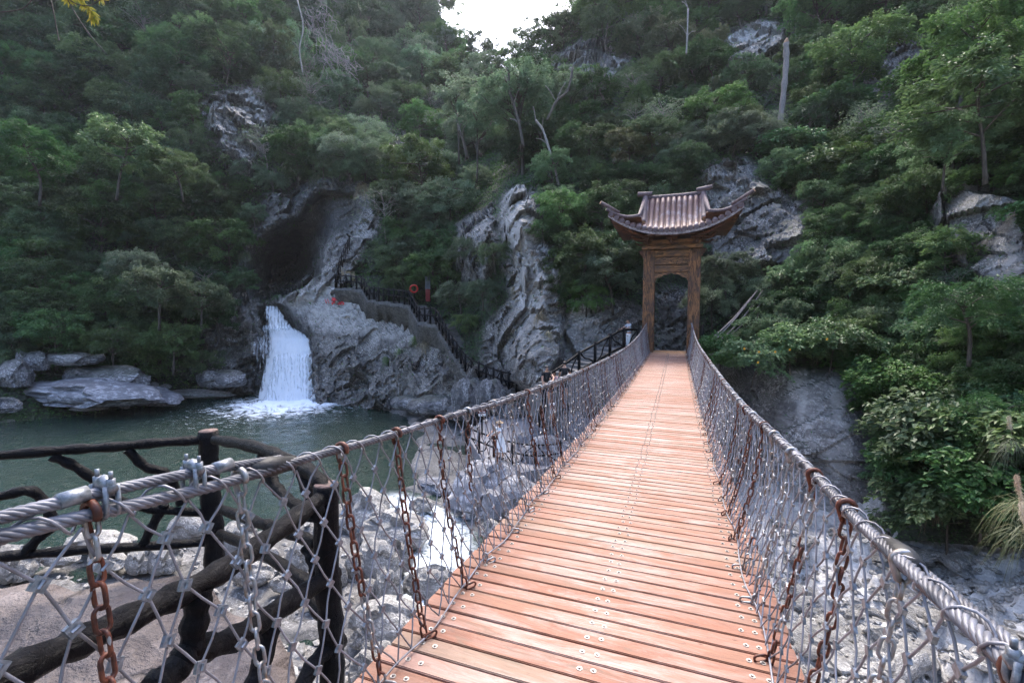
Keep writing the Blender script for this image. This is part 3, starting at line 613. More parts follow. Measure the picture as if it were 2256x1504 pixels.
        # U-bolt clamps
        for yc in ((.52, .76, 1.0) if s < 0 else (.88, 1.12)):
            zc = ropez(yc, s) + (.018 if s < 0 else 0); m = MB(); x0 = s * 1.06; hw, hh = (.025, .036) if s < 0 else (.036, .026)
            for dy in (-.014, .014):
                m.tube([(x0 - hw - .004, yc + dy, zc + hh + .012)] + [(x0 + (hw + .006) * math.cos(a), yc + dy, zc - hh + .02 + .028 * math.sin(a)) for a in np.linspace(math.pi, 2 * math.pi, 9)] + [(x0 + hw + .004, yc + dy, zc + hh + .012)], .0065, 8)
            m.tube([(x0 - hw - .014, yc, zc + hh), (x0 - hw * .5, yc, zc + hh + .012), (x0, yc, zc + hh + .018), (x0 + hw * .5, yc, zc + hh + .012), (x0 + hw + .014, yc, zc + hh)], [.012, .016, .018, .016, .012], 8, flat=1.2)
            for e in (-1, 1): m.tube([(x0 + e * (hw + .004), yc, zc + hh), (x0 + e * (hw + .004), yc, zc + hh + .03)], .0115, 6); m.tube([(x0 + e * (hw + .004), yc, zc + hh + .03), (x0 + e * (hw + .004), yc, zc + hh + .05)], .006, 6)
            m.build('cable_clamp', M['galvanised'], B, True)
        if s < 0:
            for yc in (.69, 1.1): c = MB(); c.tube([(s * 1.06, yc - .03, ropez(yc, s) + .05), (s * 1.06, yc + .03, ropez(yc, s) + .05)], .0215, 12); c.build('ferrule', M['galvanised'], B, True)
    # chains
    def link_mb(m, c, R, L=.078, w=.041, r=.0062):
        P = []; h = L / 2 - w / 2
        for a in np.linspace(0, math.pi, 7): P.append((w / 2 * .8 * math.cos(a), 0, h + w / 2 * .8 * math.sin(a)))
        for a in np.linspace(math.pi, 2 * math.pi, 7): P.append((w / 2 * .8 * math.cos(a), 0, -h + w / 2 * .8 * math.sin(a)))
        m.tube([Vector(c) + R @ Vector(p) for p in P], r, 6, closed=True)
    for s in (-1, 1):
        for k in range(50):
            y = .68 + k * .473 + random.uniform(-.05, .05)
            if y > 23.9: continue
            zt, zb = ropez(y, s) - .03, deckz(y) + .03; m = MB(); L = .062; top = Vector((s * 1.05, y, zt)); bot = Vector((s * .885, y + random.uniform(-.06, .06), zb))
            n = int((top - bot).length / L) + 1; sg = random.uniform(.01, .04)
            tw = random.uniform(0, 3)
            for i in range(n):
                t = i / (n - 1); p = top.lerp(bot, t); p.x += s * sg * math.sin(math.pi * t); d = (bot - top).normalized()
                R = Matrix.Rotation(math.atan2(-d.x, -d.z) * 1, 3, 'Y') @ Matrix.Rotation(tw + (math.pi / 2 if i % 2 else 0) + random.uniform(-.25, .25), 3, 'Z'); link_mb(m, p, R)
            # last link lies on the plank
            link_mb(m, (bot.x - s * .045, bot.y, zb - .012), Matrix.Rotation(random.uniform(0, 1.2), 3, 'Z') @ Matrix.Rotation(1.45, 3, 'Y'))
            ch = m.build('hanging_chain', M['chain'], B, True)
            h = MB(); R_ = .029
            h.tube([(s * 1.05 + R_ * math.cos(a), y, ropez(y, s) + R_ * math.sin(a)) for a in np.linspace(-.5, math.pi + .5, 10)] + [(s * 1.05 - .012, y, ropez(y, s) - .06)], .011, 6, flat=1, closed=False)
            h.build('hook', M['chain'], ch, True)
    # side nets: diamond mesh of thin wire, with a lashing to the hand cable
    def netpoint(s, y, t):   # t 0 at the cable, 1 at the deck
        bow = .035 * math.sin(math.pi * t) * (1 + .5 * math.sin(y * 1.7))
        return Vector((s * (1.045 - .165 * t) + s * bow, y, ropez(y, s) * (1 - t) + (deckz(y) + .02) * t + (-.03 if t == 0 else 0)))
    clipm = MB(); clipm.box((0, 0, 0), (.013, .034, .034)); clipm.tube([(-.009, -.007, -.010), (-.009, -.007, .010)], .0045, 5); clipm.tube([(-.009, .007, -.010), (-.009, .007, .010)], .0045, 5); clipm.tube([(.009, -.01, 0), (.009, .01, 0)], .005, 5)
    co = clipm.build('net_clip', M['galvanised']); cme = co.data; bpy.data.objects.remove(co)
    ROWS = 8; near = []
    for s in (-1, 1):
        m = MB(); cols = int((BL - .3) / .07); rest = []
        jit = {}
        def node(c, r):
            if (c, r) not in jit:
                y = .25 + c * .0715 + .012 * math.sin(c * 1.3 + r * 2.1); jit[(c, r)] = netpoint(s, y + random.uniform(-.012, .012), min(1, r / ROWS + random.uniform(-.012, .012) * (0 < r < ROWS)))
            return jit[(c, r)]
        for c in range(cols):
            for r in range(ROWS):
                if (c + r) % 2: continue
                a = node(c, r)
                for dc in (-1, 1):
                    if 0 <= c + dc <= cols:
                        b = node(c + dc, r + 1); mid = (a + b) / 2 + Vector((random.uniform(-.006, .006), random.uniform(-.006, .006), random.uniform(-.006, .006)))
                        if c < 130: m.tube([a, mid, b], .0042, 5, caps=False)
                        else: m.tube([a, b], .0046, 4, caps=False)
                if r > 0: rest.append((a.y, s, a))
        # selvedge wire wound round the cable
        P = []
        for q in np.arange(.3, 23.8, .0143):
            w_ = (q % .143) / .143 * 2 * math.pi; P.append((s * 1.05 + .031 * math.cos(w_) * s, q, ropez(q, s) - .004 + .033 * math.sin(w_)))
        m.tube(P, .0042, 5)
        # selvedge along the planks
        P = [(s * (.875 + .02 * math.sin(q * 5)), q, deckz(q) + .022 + .012 * math.sin(q * 11)) for q in np.arange(.5, 23.9, .12)]; m.tube(P, .0055, 5)
        nn = m.build('side_net', M['wire'], B, True); rest.sort(key=lambda t: t[0]); n_ind = 50
        for yy, ss, a in rest[:n_ind]:
            q = bpy.data.objects.new('net_clip', cme); COL.objects.link(q); q.parent = nn; q.location = a; q.rotation_euler = (random.uniform(.3, 1.2), .15 * s, random.uniform(-.2, .2))
        mm = MB()
        for yy, ss, a in rest[n_ind:]: mm.box(a, (.013, .03, .03), Matrix.Rotation(random.uniform(.3, 1.2), 3, 'X'))
        g = mm.build('net_clips', M['galvanised'], nn); g['kind'] = 'stuff'
    return B
build_bridge()

# ================================================================== GATE
def build_gate():
    gx, gy = .07, 24.0; zb = deckz(BL) - .01; G = empty('gate', (gx, gy, zb)); tag(G, 'tall carved timber gate with an upswept log roof at the far end of the bridge', 'gate')
    def L(p): return (p[0] - gx, p[1] - gy, p[2] - zb)
    def bld(m, name, mat, par=G, smooth=False, bv=0):
        m.v = [L(p) for p in m.v]; o = m.build(name, M[mat], par, smooth)
        if bv: bevel(o, bv)
        return o
    PX = (-1.0, 1.13); 
    for x in PX:
        for y, w in ((24.15, .56), (25.3, .5)):
            m = MB(); m.box((x, y, (4.79 + zb) / 2 - .15), (w, .3 if y < 25 else .3, 4.79 - zb + .3)); bld(m, 'post', 'gate_wood_upright', bv=.012)
    # threshold and floor
    m = MB(); m.box((.07, 24.75, zb - .05), (2.9, 1.6, .1)); bld(m, 'threshold', 'gate_wood_flat', bv=.01)
    # boards between the posts
    m = MB(); m.box((.065, 24.2, 4.2), (1.59, .06, 1.1)); bld(m, 'panel_back', 'gate_wood_dark')
    for z0, z1, yy in ((4.44, 4.76, 24.10), (4.05, 4.4, 24.11), (3.69, 4.015, 24.11)):
        m = MB(); m.box((.065, yy, (z0 + z1) / 2), (1.595, .12, z1 - z0)); bld(m, 'panel', 'gate_wood_flat', bv=.008)
    # carved spandrel
    xs = np.linspace(-.73, .86, 41); zt = 3.655
    def prof(x):
        u = abs(x - .065) / .795; base = 3.60 - .33 * u ** 1.7 + (.06 * math.cos(u * 15) * (u > .12)) * .5
        if u > .9: base = 3.26
        if u < .07: base = 3.645 - .5 * u
        return min(base, 3.64)
    m = MB(); V = []; 
    for x in xs: V += [(x, 24.06, zt), (x, 24.06, prof(x)), (x, 24.18, zt), (x, 24.18, prof(x))]
    F = []
    for i in range(len(xs) - 1):
        a, b = i * 4, i * 4 + 4; F += [(a, a + 1, b + 1, b), (a + 2, b + 2, b + 3, a + 3), (a + 1, a + 3, b + 3, b + 1), (a, b, b + 2, a + 2)]
    F += [(0, 2, 3, 1), (len(V) - 4, len(V) - 3, len(V) - 1, len(V) - 2)]; m.add(V, F); bld(m, 'carved_spandrel', 'gate_wood_flat')
    # beams
    m = MB(); m.box((.07, 24.1, 4.885), (2.84, .55, .17)); bld(m, 'beam', 'gate_wood_flat', bv=.012)
    m = MB(); m.box((.07, 25.3, 4.885), (2.84, .45, .17)); bld(m, 'beam', 'gate_wood_flat', bv=.012)
    for x in (-1.0, 1.13): m = MB(); m.box((x, 24.72, 4.64), (.3, .9, .26)); bld(m, 'tie_beam', 'gate_wood_flat', bv=.012)
    for x in (-1.0, 1.13):
        m = MB(); m.box((x, 23.9, 4.73), (.17, .2, .06)); m.box((x, 23.92, 4.66), (.13, .17, .07)); m.box((x, 23.94, 4.6), (.1, .12, .06)); bld(m, 'corbel', 'gate_wood_dark', bv=.01)
    for s, x in ((-1, -1.27), (1, 1.4)):
        m = MB(); P = [(x, 4.8), (x + s * .26, 4.78), (x + s * .24, 4.7), (x + s * .17, 4.68), (x + s * .19, 4.6), (x + s * .1, 4.55), (x + s * .11, 4.47), (x, 4.4)]
        n = len(P); V = [(a, 24.1, b) for a, b in P] + [(a, 24.22, b) for a, b in P]; F = [tuple(range(n)), tuple(range(2 * n - 1, n - 1, -1))] + [(i, i + n, (i + 1) % n + n, (i + 1) % n) for i in range(n)]; m.add(V, F); bld(m, 'carved_bracket', 'gate_wood_dark')
    m = MB(); m.box((.07, 24.15, 5.12), (2.6, .3, .3)); bld(m, 'frieze_board', 'gate_wood_flat', bv=.01)
    m = MB(); m.box((.07, 25.25, 5.12), (2.6, .3, .3)); bld(m, 'frieze_board', 'gate_wood_flat', bv=.01)
    # bracket sets carrying the eaves
    for y0, sy in ((24.0, -1), (25.4, 1)):
        for x in (-1.05, .07, 1.18):
            m = MB()
            for k in range(3):
                w = .22 + .2 * k; m.box((x, y0 + sy * (.06 + .16 * k), 5.08 + .13 * k), (.1, .28 + .2 * k, .09)); m.box((x, y0 + sy * (.1 + .22 * k), 5.14 + .13 * k), (w, .1, .07))
                for e in (-1, 1): m.box((x + e * w / 2, y0 + sy * (.1 + .22 * k), 5.17 + .13 * k), (.09, .12, .07), taper=(1.3, 1.3))
            # upturned tongue
            m.tube([(x, y0 + sy * .3, 5.12), (x, y0 + sy * .5, 5.08), (x, y0 + sy * .68, 5.14), (x, y0 + sy * .78, 5.26)], [.06, .055, .045, .02], 6); bld(m, 'bracket_set', 'gate_wood_dark', bv=.006)
    # ---- roof
    y0, y1, yc = 22.62, 26.6, 24.6; X = 2.95; cxr = .1
    def ez_front(x): u = min(1, abs(x - cxr) / X); return 5.52 + .98 * u ** 2.3
    def ez_side(y): u = min(1, abs(y - yc) / (yc - y0)); return 5.6 + .9 * u ** 2.6
    GXH = 1.38; HZ = 6.36; HY = 1.0                        # half width of the gable, height and depth where the skirt starts
    def XS(y): u = min(1, abs(y - yc) / (yc - y0)); return X - .5 * (1 - u ** 2.5)
    def eavey(x, sy): u = min(1, abs(x - cxr) / X); return yc + sy * ((yc - y0) - .12 * (1 - u ** 2))
    def topf(x, sy):
        u = abs(x - cxr)
        if u <= GXH: return (x, yc + sy * .06, 7.36)
        t = (u - GXH) / (X - GXH); return (x, yc + sy * (HY + (1.98 - HY) * t), HZ - .28 * math.sin(t * math.pi * .75) + .22 * t * t)
    def slope(x, sy, n=9):
        e = (x, eavey(x, sy), ez_front(x)); t_ = topf(x, sy); P = []
        for k in range(n):
            t = k / (n - 1); u = abs(x - cxr)
            sag = (.42 if u <= GXH else .08 * (1 - (u - GXH) / (X - GXH))) * math.sin(math.pi * t) * (1 - .35 * t)
            P.append((x, e[1] + (t_[1] - e[1]) * t, e[2] + (t_[2] - e[2]) * t - sag))
        return P
    r = .122; nlog = 23; xs = [cxr + (i - (nlog - 1) / 2) * (2 * X / nlog) for i in range(nlog)]
    for sy in (-1, 1):
        # boarding under the logs, with real thickness
        NX = 49; gxs = np.linspace(cxr - X, cxr + X, NX); V = []; 
        for x in gxs:
            for p in slope(x, sy): V += [(p[0], p[1], p[2] + .045), (p[0], p[1], p[2] - .1)]
        m = MB(); F = []; q = 18
        for i in range(NX - 1):
            for k in range(8):
                a, b = i * q + k * 2, (i + 1) * q + k * 2; f1 = (a, b, b + 2, a + 2); f2 = (a + 1, a + 3, b + 3, b + 1); F += [f1, f2]
            a, b = i * q, (i + 1) * q; F += [(a, a + 1, b + 1, b), (a + 16, b + 16, b + 17, a + 17)]
        m.add(V, F); bld(m, 'roof_boarding', 'gate_wood_dark', smooth=True)
        # drip board along the eave
        m = MB(); P = [(x, eavey(x, sy) + sy * .04, ez_front(x) - .16) for x in gxs]; V = []
        for p in P: V += [(p[0], p[1], p[2] + .06), (p[0], p[1], p[2] - .06), (p[0], p[1] - sy * .06, p[2] + .06), (p[0], p[1] - sy * .06, p[2] - .06)]
        F = []
        for i in range(NX - 1): a, b = i * 4, i * 4 + 4; F += [(a, b, b + 1, a + 1), (a + 2, a + 3, b + 3, b + 2), (a + 1, b + 1, b + 3, a + 3), (a, a + 2, b + 2, b)]
        m.add(V, F); bld(m, 'eave_board', 'eave_pale')
        for x in xs:
            P = slope(x, sy, 10); P[0] = (P[0][0], P[0][1] + sy * .05, P[0][2] - .01); m = MB(); m.tube(P, [r * random.uniform(.95, 1.05) for _ in P], 10, caps=True); o = bld(m, 'roof_log', 'tile', smooth=True)
            if sy < 0:
                c = MB(); e = P[0]; c.tube([(e[0], e[1] - .012, e[2]), (e[0], e[1] + .01, e[2])], r * .98, 12); bld(c, 'log_end', 'rooflog', o)
    # side skirts
    for sx in (-1, 1):
        for sgn in np.linspace(-.88, .88, 13):
            y = yc + sgn * (yc - y0); u = abs(sgn); xi = GXH + max(0, (u * 1.98 - HY) / .98) * (X - GXH) if u * 1.98 > HY else GXH
            if XS(y) - xi < .15: continue
            P = []
            for t in np.linspace(0, 1, 6):
                xx = XS(y) + (xi - XS(y)) * t; zz = ez_side(y) + (HZ - .02 - ez_side(y)) * t * (1 if u * 1.98 <= HY else .25) - .16 * math.sin(math.pi * t); P.append((cxr + sx * xx, y, zz + .05))
            m = MB(); m.tube(P, r * .85, 8); bld(m, 'roof_log', 'tile', smooth=True)
        # underside boarding of the skirt
        m = MB(); V = []; ys = np.linspace(y0 + .03, y1 - .03, 25)
        for y in ys:
            for t in np.linspace(0, 1, 5):
                xx = XS(y) + .03 + (GXH - XS(y)) * t; zz = ez_side(y) + (HZ - .2 - ez_side(y)) * t * .6 - .1 * math.sin(math.pi * t) - .09; V += [(cxr + sx * xx, y, zz), (cxr + sx * xx, y, zz - .06)]
        F = []
        for i in range(24):
            for k in range(4): a, b = i * 10 + k * 2, i * 10 + 10 + k * 2; F += [(a, b, b + 2, a + 2), (a + 1, a + 3, b + 3, b + 1)]
            a, b = i * 10, i * 10 + 10; F += [(a, a + 1, b + 1, b)]
        m.add(V, F); bld(m, 'roof_boarding', 'gate_wood_dark', smooth=True)
        m = MB(); V = []
        for y in ys: xx = cxr + sx * (XS(y) + .04); zz = ez_side(y) - .06; V += [(xx, y, zz + .08), (xx, y, zz - .08), (xx - sx * .05, y, zz + .08), (xx - sx * .05, y, zz - .08)]
        F = []
        for i in range(24): a, b = i * 4, i * 4 + 4; F += [(a, b, b + 1, a + 1), (a + 2, a + 3, b + 3, b + 2), (a + 1, b + 1, b + 3, a + 3), (a, a + 2, b + 2, b)]
        m.add(V, F); bld(m, 'eave_board', 'gate_wood_dark')
        # gable wall
        m = MB(); xg = cxr + sx * 1.25; V = [(xg, yc - .95, 6.2), (xg, yc + .95, 6.2), (xg, yc, 7.3), (xg + sx * .05, yc - .95, 6.2), (xg + sx * .05, yc + .95, 6.2), (xg + sx * .05, yc, 7.3)]; m.add(V, [(0, 1, 2), (3, 5, 4), (0, 2, 5, 3), (1, 4, 5, 2)]); bld(m, 'gable_board', 'gate_wood_dark')
        for sy in (-1, 1):
            # verge log down the gable
            P = slope(cxr + sx * (GXH - .01), sy, 9)[::-1][:7]; P = [(p[0], p[1], p[2] + .16) for p in P]; m = MB(); m.tube(P, [.13] * len(P), 10); v = bld(m, 'verge_log', 'rooflog', smooth=True)
            if sy < 0: e = Vector(P[-1]); dd = (Vector(P[-1]) - Vector(P[-2])).normalized(); c = MB(); c.tube([e, e + dd * .012], .12, 12); bld(c, 'log_end', 'logend', v)
            # hip log sweeping out to the corner
            P = []
            for t in np.linspace(0, 1.0, 10):
                x = cxr + sx * (GXH + (X + .08 - GXH) * t); tp = topf(x, sy); P.append((x, tp[1], tp[2] + .14 + .1 * t * t))
            m = MB(); m.tube(P, np.linspace(.1, .085, 10), 9); bld(m, 'hip_log', 'rooflog', smooth=True)
            a = Vector(P[-4]) + Vector((0, 0, .14)); b = Vector(P[-1]) + Vector((sx * .26, sy * .2, .27)); m = MB(); m.tube([a, a.lerp(b, .5), b], [.075, .08, .085], 9); v = bld(m, 'corner_log', 'rooflog', smooth=True); dd = (b - a).normalized()
            c = MB(); c.tube([b, b + dd * .012], .078, 12); bld(c, 'log_end', 'logend', v)
    m = MB(); m.tube([(cxr - 1.35, yc, 7.5), (cxr - .5, yc, 7.48), (cxr + .5, yc, 7.49), (cxr + 1.35, yc, 7.52)], [.11, .115, .11, .115], 10); bld(m, 'ridge_log', 'rooflog', smooth=True)
    for sx in (-1, 1):
        a = Vector((cxr + sx * 1.05, yc, 7.68)); b = Vector((cxr + sx * 1.75, yc - .1, 7.72 + .03 * sx)); m = MB(); m.tube([a, b], [.115, .12], 10); v = bld(m, 'ridge_end_log', 'rooflog', smooth=True)
    # rafters and corner timbers seen from below
    for x in np.linspace(cxr - 2.6, cxr + 2.6, 15):
        for sy in (-1, 1):
            P = slope(x, sy, 9)[:6]; m = MB(); m.tube([(p[0], p[1] - sy * .12, p[2] - .16) for p in P], .045, 6); bld(m, 'rafter', 'gate_wood_dark')
    for sx in (-1, 1):
        for sy in (-1, 1):
            m = MB(); m.tube([(cxr + sx * 1.1, yc + sy * .7, 5.35), (cxr + sx * 1.9, yc + sy * 1.25, 5.62), (cxr + sx * 2.75, yc + sy * 1.8, 6.2)], [.1, .095, .07], 6); bld(m, 'hip_rafter', 'gate_wood_dark')
            m = MB(); m.tube([(cxr + sx * 1.35, yc + sy * .8, 5.3), (cxr + sx * 1.7, yc + sy * 1.0, 5.28), (cxr + sx * 1.95, yc + sy * 1.15, 5.42)], [.07, .06, .03], 6); bld(m, 'carved_tongue', 'gate_wood_dark')
    m = MB(); m.box((.07, 24.7, 5.5), (2.7, 1.6, .1)); bld(m, 'ceiling_board', 'gate_wood_dark')
build_gate()

# ================================================================== PLANTS
def leaf_mesh(name, C, D, N, L, Wd, rnd, fold=.18):
    """one folded rhombic face per leaf: C base points, D leaf axis, N leaf normal"""
    n = len(C); D = D / np.linalg.norm(D, axis=1)[:, None]; S = np.cross(D, N); S /= (np.linalg.norm(S, axis=1)[:, None] + 1e-9); U = np.cross(S, D)
    L = np.broadcast_to(L, n)[:, None]; Wd = np.broadcast_to(Wd, n)[:, None]; V = np.empty((n, 4, 3))
    V[:, 0] = C; V[:, 1] = C + D * L * .45 + S * Wd * .5 + U * Wd * fold; V[:, 2] = C + D * L - U * L * .12; V[:, 3] = C + D * L * .45 - S * Wd * .5 + U * Wd * fold
    me = mesh_np(name, V.reshape(-1, 3), np.arange(n * 4).reshape(n, 4), smooth=False); set_col(me, 'rnd', np.repeat(rnd, 4)); return me
def unit(v): return v / (np.linalg.norm(v, axis=-1, keepdims=True) + 1e-9)
def make_tree(seed, R=2.0, H=3.2, limbs=13, per=8, leaves=62, L=.17, Wd=.075, lean=(0, 0), flat=.62, airy=False, feather=False, spread=.5, mat='leaf', bark='bark', trunk_r=.07, droop=.25):
    g = np.random.default_rng(seed); m = MB(); top = np.array([lean[0], lean[1], H * .8])
    tr = spline([(0, 0, -.5), (lean[0] * .2 + g.normal(0, .06), lean[1] * .2 + g.normal(0, .06), H * .25), (lean[0] * .6 + g.normal(0, .1), lean[1] * .6 + g.normal(0, .1), H * .55), tuple(top)], 4)
    m.tube(tr, np.linspace(trunk_r, trunk_r * .3, len(tr)), 6); SP, SD = [], []
    for i in range(limbs):
        t = (.35 if not airy else .5) + (.65 if not airy else .5) * (i + g.random()) / limbs; b = np.array([np.interp(t, np.linspace(0, 1, len(tr)), tr[:, k]) for k in range(3)])
        a = i * 2.4 + g.normal(0, .3); el = g.uniform(-.15, .55) if not airy else g.uniform(.1, .9); rr = R * g.uniform(.6, 1.05) * (1 - .45 * max(0, t - .6) / .4) * (1 if t > .45 else .85)
        d = np.array([math.cos(a), math.sin(a), 0]); e = b + d * rr * math.cos(el) + np.array([0, 0, rr * math.sin(el) * flat]); mid = (b + e) / 2 + np.array([0, 0, rr * .12]) + g.normal(0, .08 * R, 3)
        br = spline([b, mid, e], 4); m.tube(br, np.linspace(trunk_r * .45, trunk_r * .12, len(br)), 5)
        for k in range(per):
            q = .35 + .65 * (k + g.random()) / per; p = np.array([np.interp(q, np.linspace(0, 1, len(br)), br[:, j]) for j in range(3)])
            dd = unit(d + np.array([g.normal(0, .7), g.normal(0, .7), g.normal(.05, .22)])); p = p + g.normal(0, .09 * R, 3) * [1, 1, .8]; SP.append(p); SD.append(dd)
            if airy and k % 2 == 0: m.tube([b + (p - b) * .7, p, p + dd * .3], [trunk_r * .12, trunk_r * .08, trunk_r * .04], 3, caps=False)
    for k in range(int(limbs * 1.2)):                    # crown top
        a = g.random() * 6.28; r = R * .6 * g.random() ** .5; SP.append(top + [r * math.cos(a), r * math.sin(a), H * .13 * (1 - r / R) + g.normal(0, .1)]); SD.append(unit(np.array([math.cos(a), math.sin(a), .15])))
    SP, SD = np.array(SP), np.array(SD); n = len(SP); k = leaves
    sl = spread * R * .5 * g.uniform(.7, 1.3, n); t = g.random((n, k)) ** .8; w = g.normal(0, .36, (n, k)) * (1.05 - t * .75) * (1 if not feather else .6)
    side = unit(np.cross(SD, [0, 0, 1.0])); C = SP[:, None] + SD[:, None] * (t * sl[:, None])[..., None] + side[:, None] * (w * sl[:, None])[..., None]
    C[..., 2] += -droop * t ** 2 * sl[:, None] + g.normal(0, .075 * R * .5, (n, k))
    ang = np.sign(w) * g.uniform(.35, 1.1, (n, k)); D = SD[:, None] * np.cos(ang)[..., None] + side[:, None] * np.sin(ang)[..., None]; D[..., 2] += g.normal(-.22, .28, (n, k))
    N = np.zeros((n, k, 3)); N[..., 2] = 1; N = N + g.normal(0, .38, (n, k, 3)); rnd = np.clip(.5 * g.random((n, 1)) + .5 * g.random((n, k)), 0, 1)
    s = g.uniform(.65, 1.25, n * k); me = leaf_mesh('crown', C.reshape(-1, 3), D.reshape(-1, 3), N.reshape(-1, 3), L * s, Wd * s, rnd.ravel()); me.materials.append(M[mat])
    tm = m.build('trunk', M[bark], None, True); tme = tm.data; bpy.data.objects.remove(tm); return me, tme
def mat_var(pair, mat):
    c = pair[0].copy(); c.materials.clear(); c.materials.append(M[mat]); return c, pair[1]
T = {}
T['broad'] = [make_tree(k, limbs=14 + k % 3, per=9, leaves=74, L=.145, Wd=.064, spread=.42, lean=(.5 * math.cos(k), .5 * math.sin(k)), flat=.7 + .15 * (k % 3)) for k in range(5)]
T['dense'] = [make_tree(20 + k, R=1.9, H=2.7, limbs=14, per=9, leaves=85, L=.13, Wd=.055, spread=.42, flat=.8) for k in range(4)]
T['feather'] = [make_tree(40 + k, R=1.9, H=2.8, limbs=13, per=8, leaves=95, L=.14, Wd=.036, feather=True, spread=.62, droop=.5, flat=.55) for k in range(4)]
T['airy'] = [make_tree(60 + k, R=2.2, H=6.0, limbs=13, per=6, leaves=44, L=.2, Wd=.09, airy=True, lean=(.7 * math.cos(k * 2), .5), flat=.9, trunk_r=.085, spread=.42) for k in range(4)]
T['vine'] = [make_tree(80 + k, R=1.5, H=1.6, limbs=13, per=8, leaves=36, L=.15, Wd=.1, spread=.6, droop=.45, flat=.7, trunk_r=.03) for k in range(4)]
T['twig'] = [make_tree(120 + k, R=1.7, H=2.8, limbs=16, per=7, leaves=9, L=.13, Wd=.06, airy=True, flat=1.0, bark='bark_pale', trunk_r=.06, mat='leaf_grey') for k in range(3)]
T['grand'] = [make_tree(201, R=4.6, H=9.5, limbs=30, per=9, leaves=46, L=.27, Wd=.11, airy=True, flat=.75, trunk_r=.17, spread=.3, lean=(-.8, 0), mat='leaf_grey')]
T['broad_l'] = [mat_var(p, 'leaf_light') for p in T['broad'][:3]]; T['dense_g'] = [mat_var(p, 'leaf_grey') for p in T['dense'][:3]]; T['dense_d'] = [mat_var(p, 'leaf_dry') for p in T['dense'][1:3]]
T['feather_l'] = [mat_var(p, 'leaf_light') for p in T['feather'][:2]]; T['feather_g'] = [mat_var(p, 'leaf_grey') for p in T['feather'][:3]]; T['airy_g'] = [mat_var(p, 'leaf_grey') for p in T['airy']]; T['airy_l'] = [mat_var(p, 'leaf_light') for p in T['airy'][:2]]
T['vine'] = [mat_var(p, 'leaf_broad') for p in T['vine']]; T['broad_v'] = [mat_var(p, 'leaf_broad') for p in T['broad']]; T['feather_v'] = [mat_var(p, 'leaf_broad') for p in T['feather']]
def plant(name, kind, P, scale, label, cat, group=None, rz=None, tilt=None, squash=1.0):
    c, t = T[kind][random.randrange(len(T[kind]))]; o = empty(name, tuple(P)); o.rotation_euler = (tilt[0] if tilt else 0, tilt[1] if tilt else 0, random.uniform(0, 6.28) if rz is None else rz)
    o.scale = (scale, scale, scale * squash); tag(o, label, cat, group)
    a = bpy.data.objects.new('crown', c); b = bpy.data.objects.new('trunk', t)
    for q in (a, b): COL.objects.link(q); q.parent = o
    return o
ZONE = [('left', 'on the dark left slope above the pool'), ('cave', 'on the steep slope over the cave'), ('mid', 'on the middle slope behind the pale rock outcrop'), ('gate', 'on the hillside above the timber gate'), ('right', 'on the right hand slope beside the bridge')]
KLAB = {'twig': ('twiggy_shrub', 'shrub', 'nearly bare twiggy shrub'), 'broad': ('tree', 'tree', 'dark tiered broadleaf tree'), 'broad_l': ('tree', 'tree', 'yellow green leafy tree'), 'dense': ('bush', 'bush', 'round dark green bush'), 'dense_g': ('bush', 'bush', 'pale grey green bush'), 'dense_d': ('bush', 'bush', 'olive brown bush'),
        'feather': ('feathery_shrub', 'shrub', 'dark drooping shrub'), 'feather_l': ('feathery_shrub', 'shrub', 'light green feathery shrub'), 'feather_g': ('feathery_shrub', 'shrub', 'grey green feathery shrub'),
        'airy_g': ('slender_tree', 'tree', 'slender open grey green tree'), 'airy': ('slender_tree', 'tree', 'slender open dark tree'), 'airy_l': ('slender_tree', 'tree', 'slender open light green tree'), 'vine': ('leafy_vine_bush', 'vine bush', 'bright vine bush'), 'broad_v': ('tree', 'tree', 'lush layered tree'), 'feather_v': ('feathery_shrub', 'shrub', 'lush drooping shrub')}
BLOCK = [ [(1400,640),(1560,640),(1560,800),(1400,800)], [(735,560),(790,560),(790,640),(735,640)], [(880,660),(1000,690),(1200,850),(1200,900),(1000,860),(900,720)], [(890,615),(975,590),(980,690),(890,690)], [(1190,780),(1420,690),(1420,800),(1190,900)], [(1540,620),(1690,620),(1640,770),(1540,770)], [(1690,80),(1750,80),(1750,300),(1690,300)] ]
PL = []
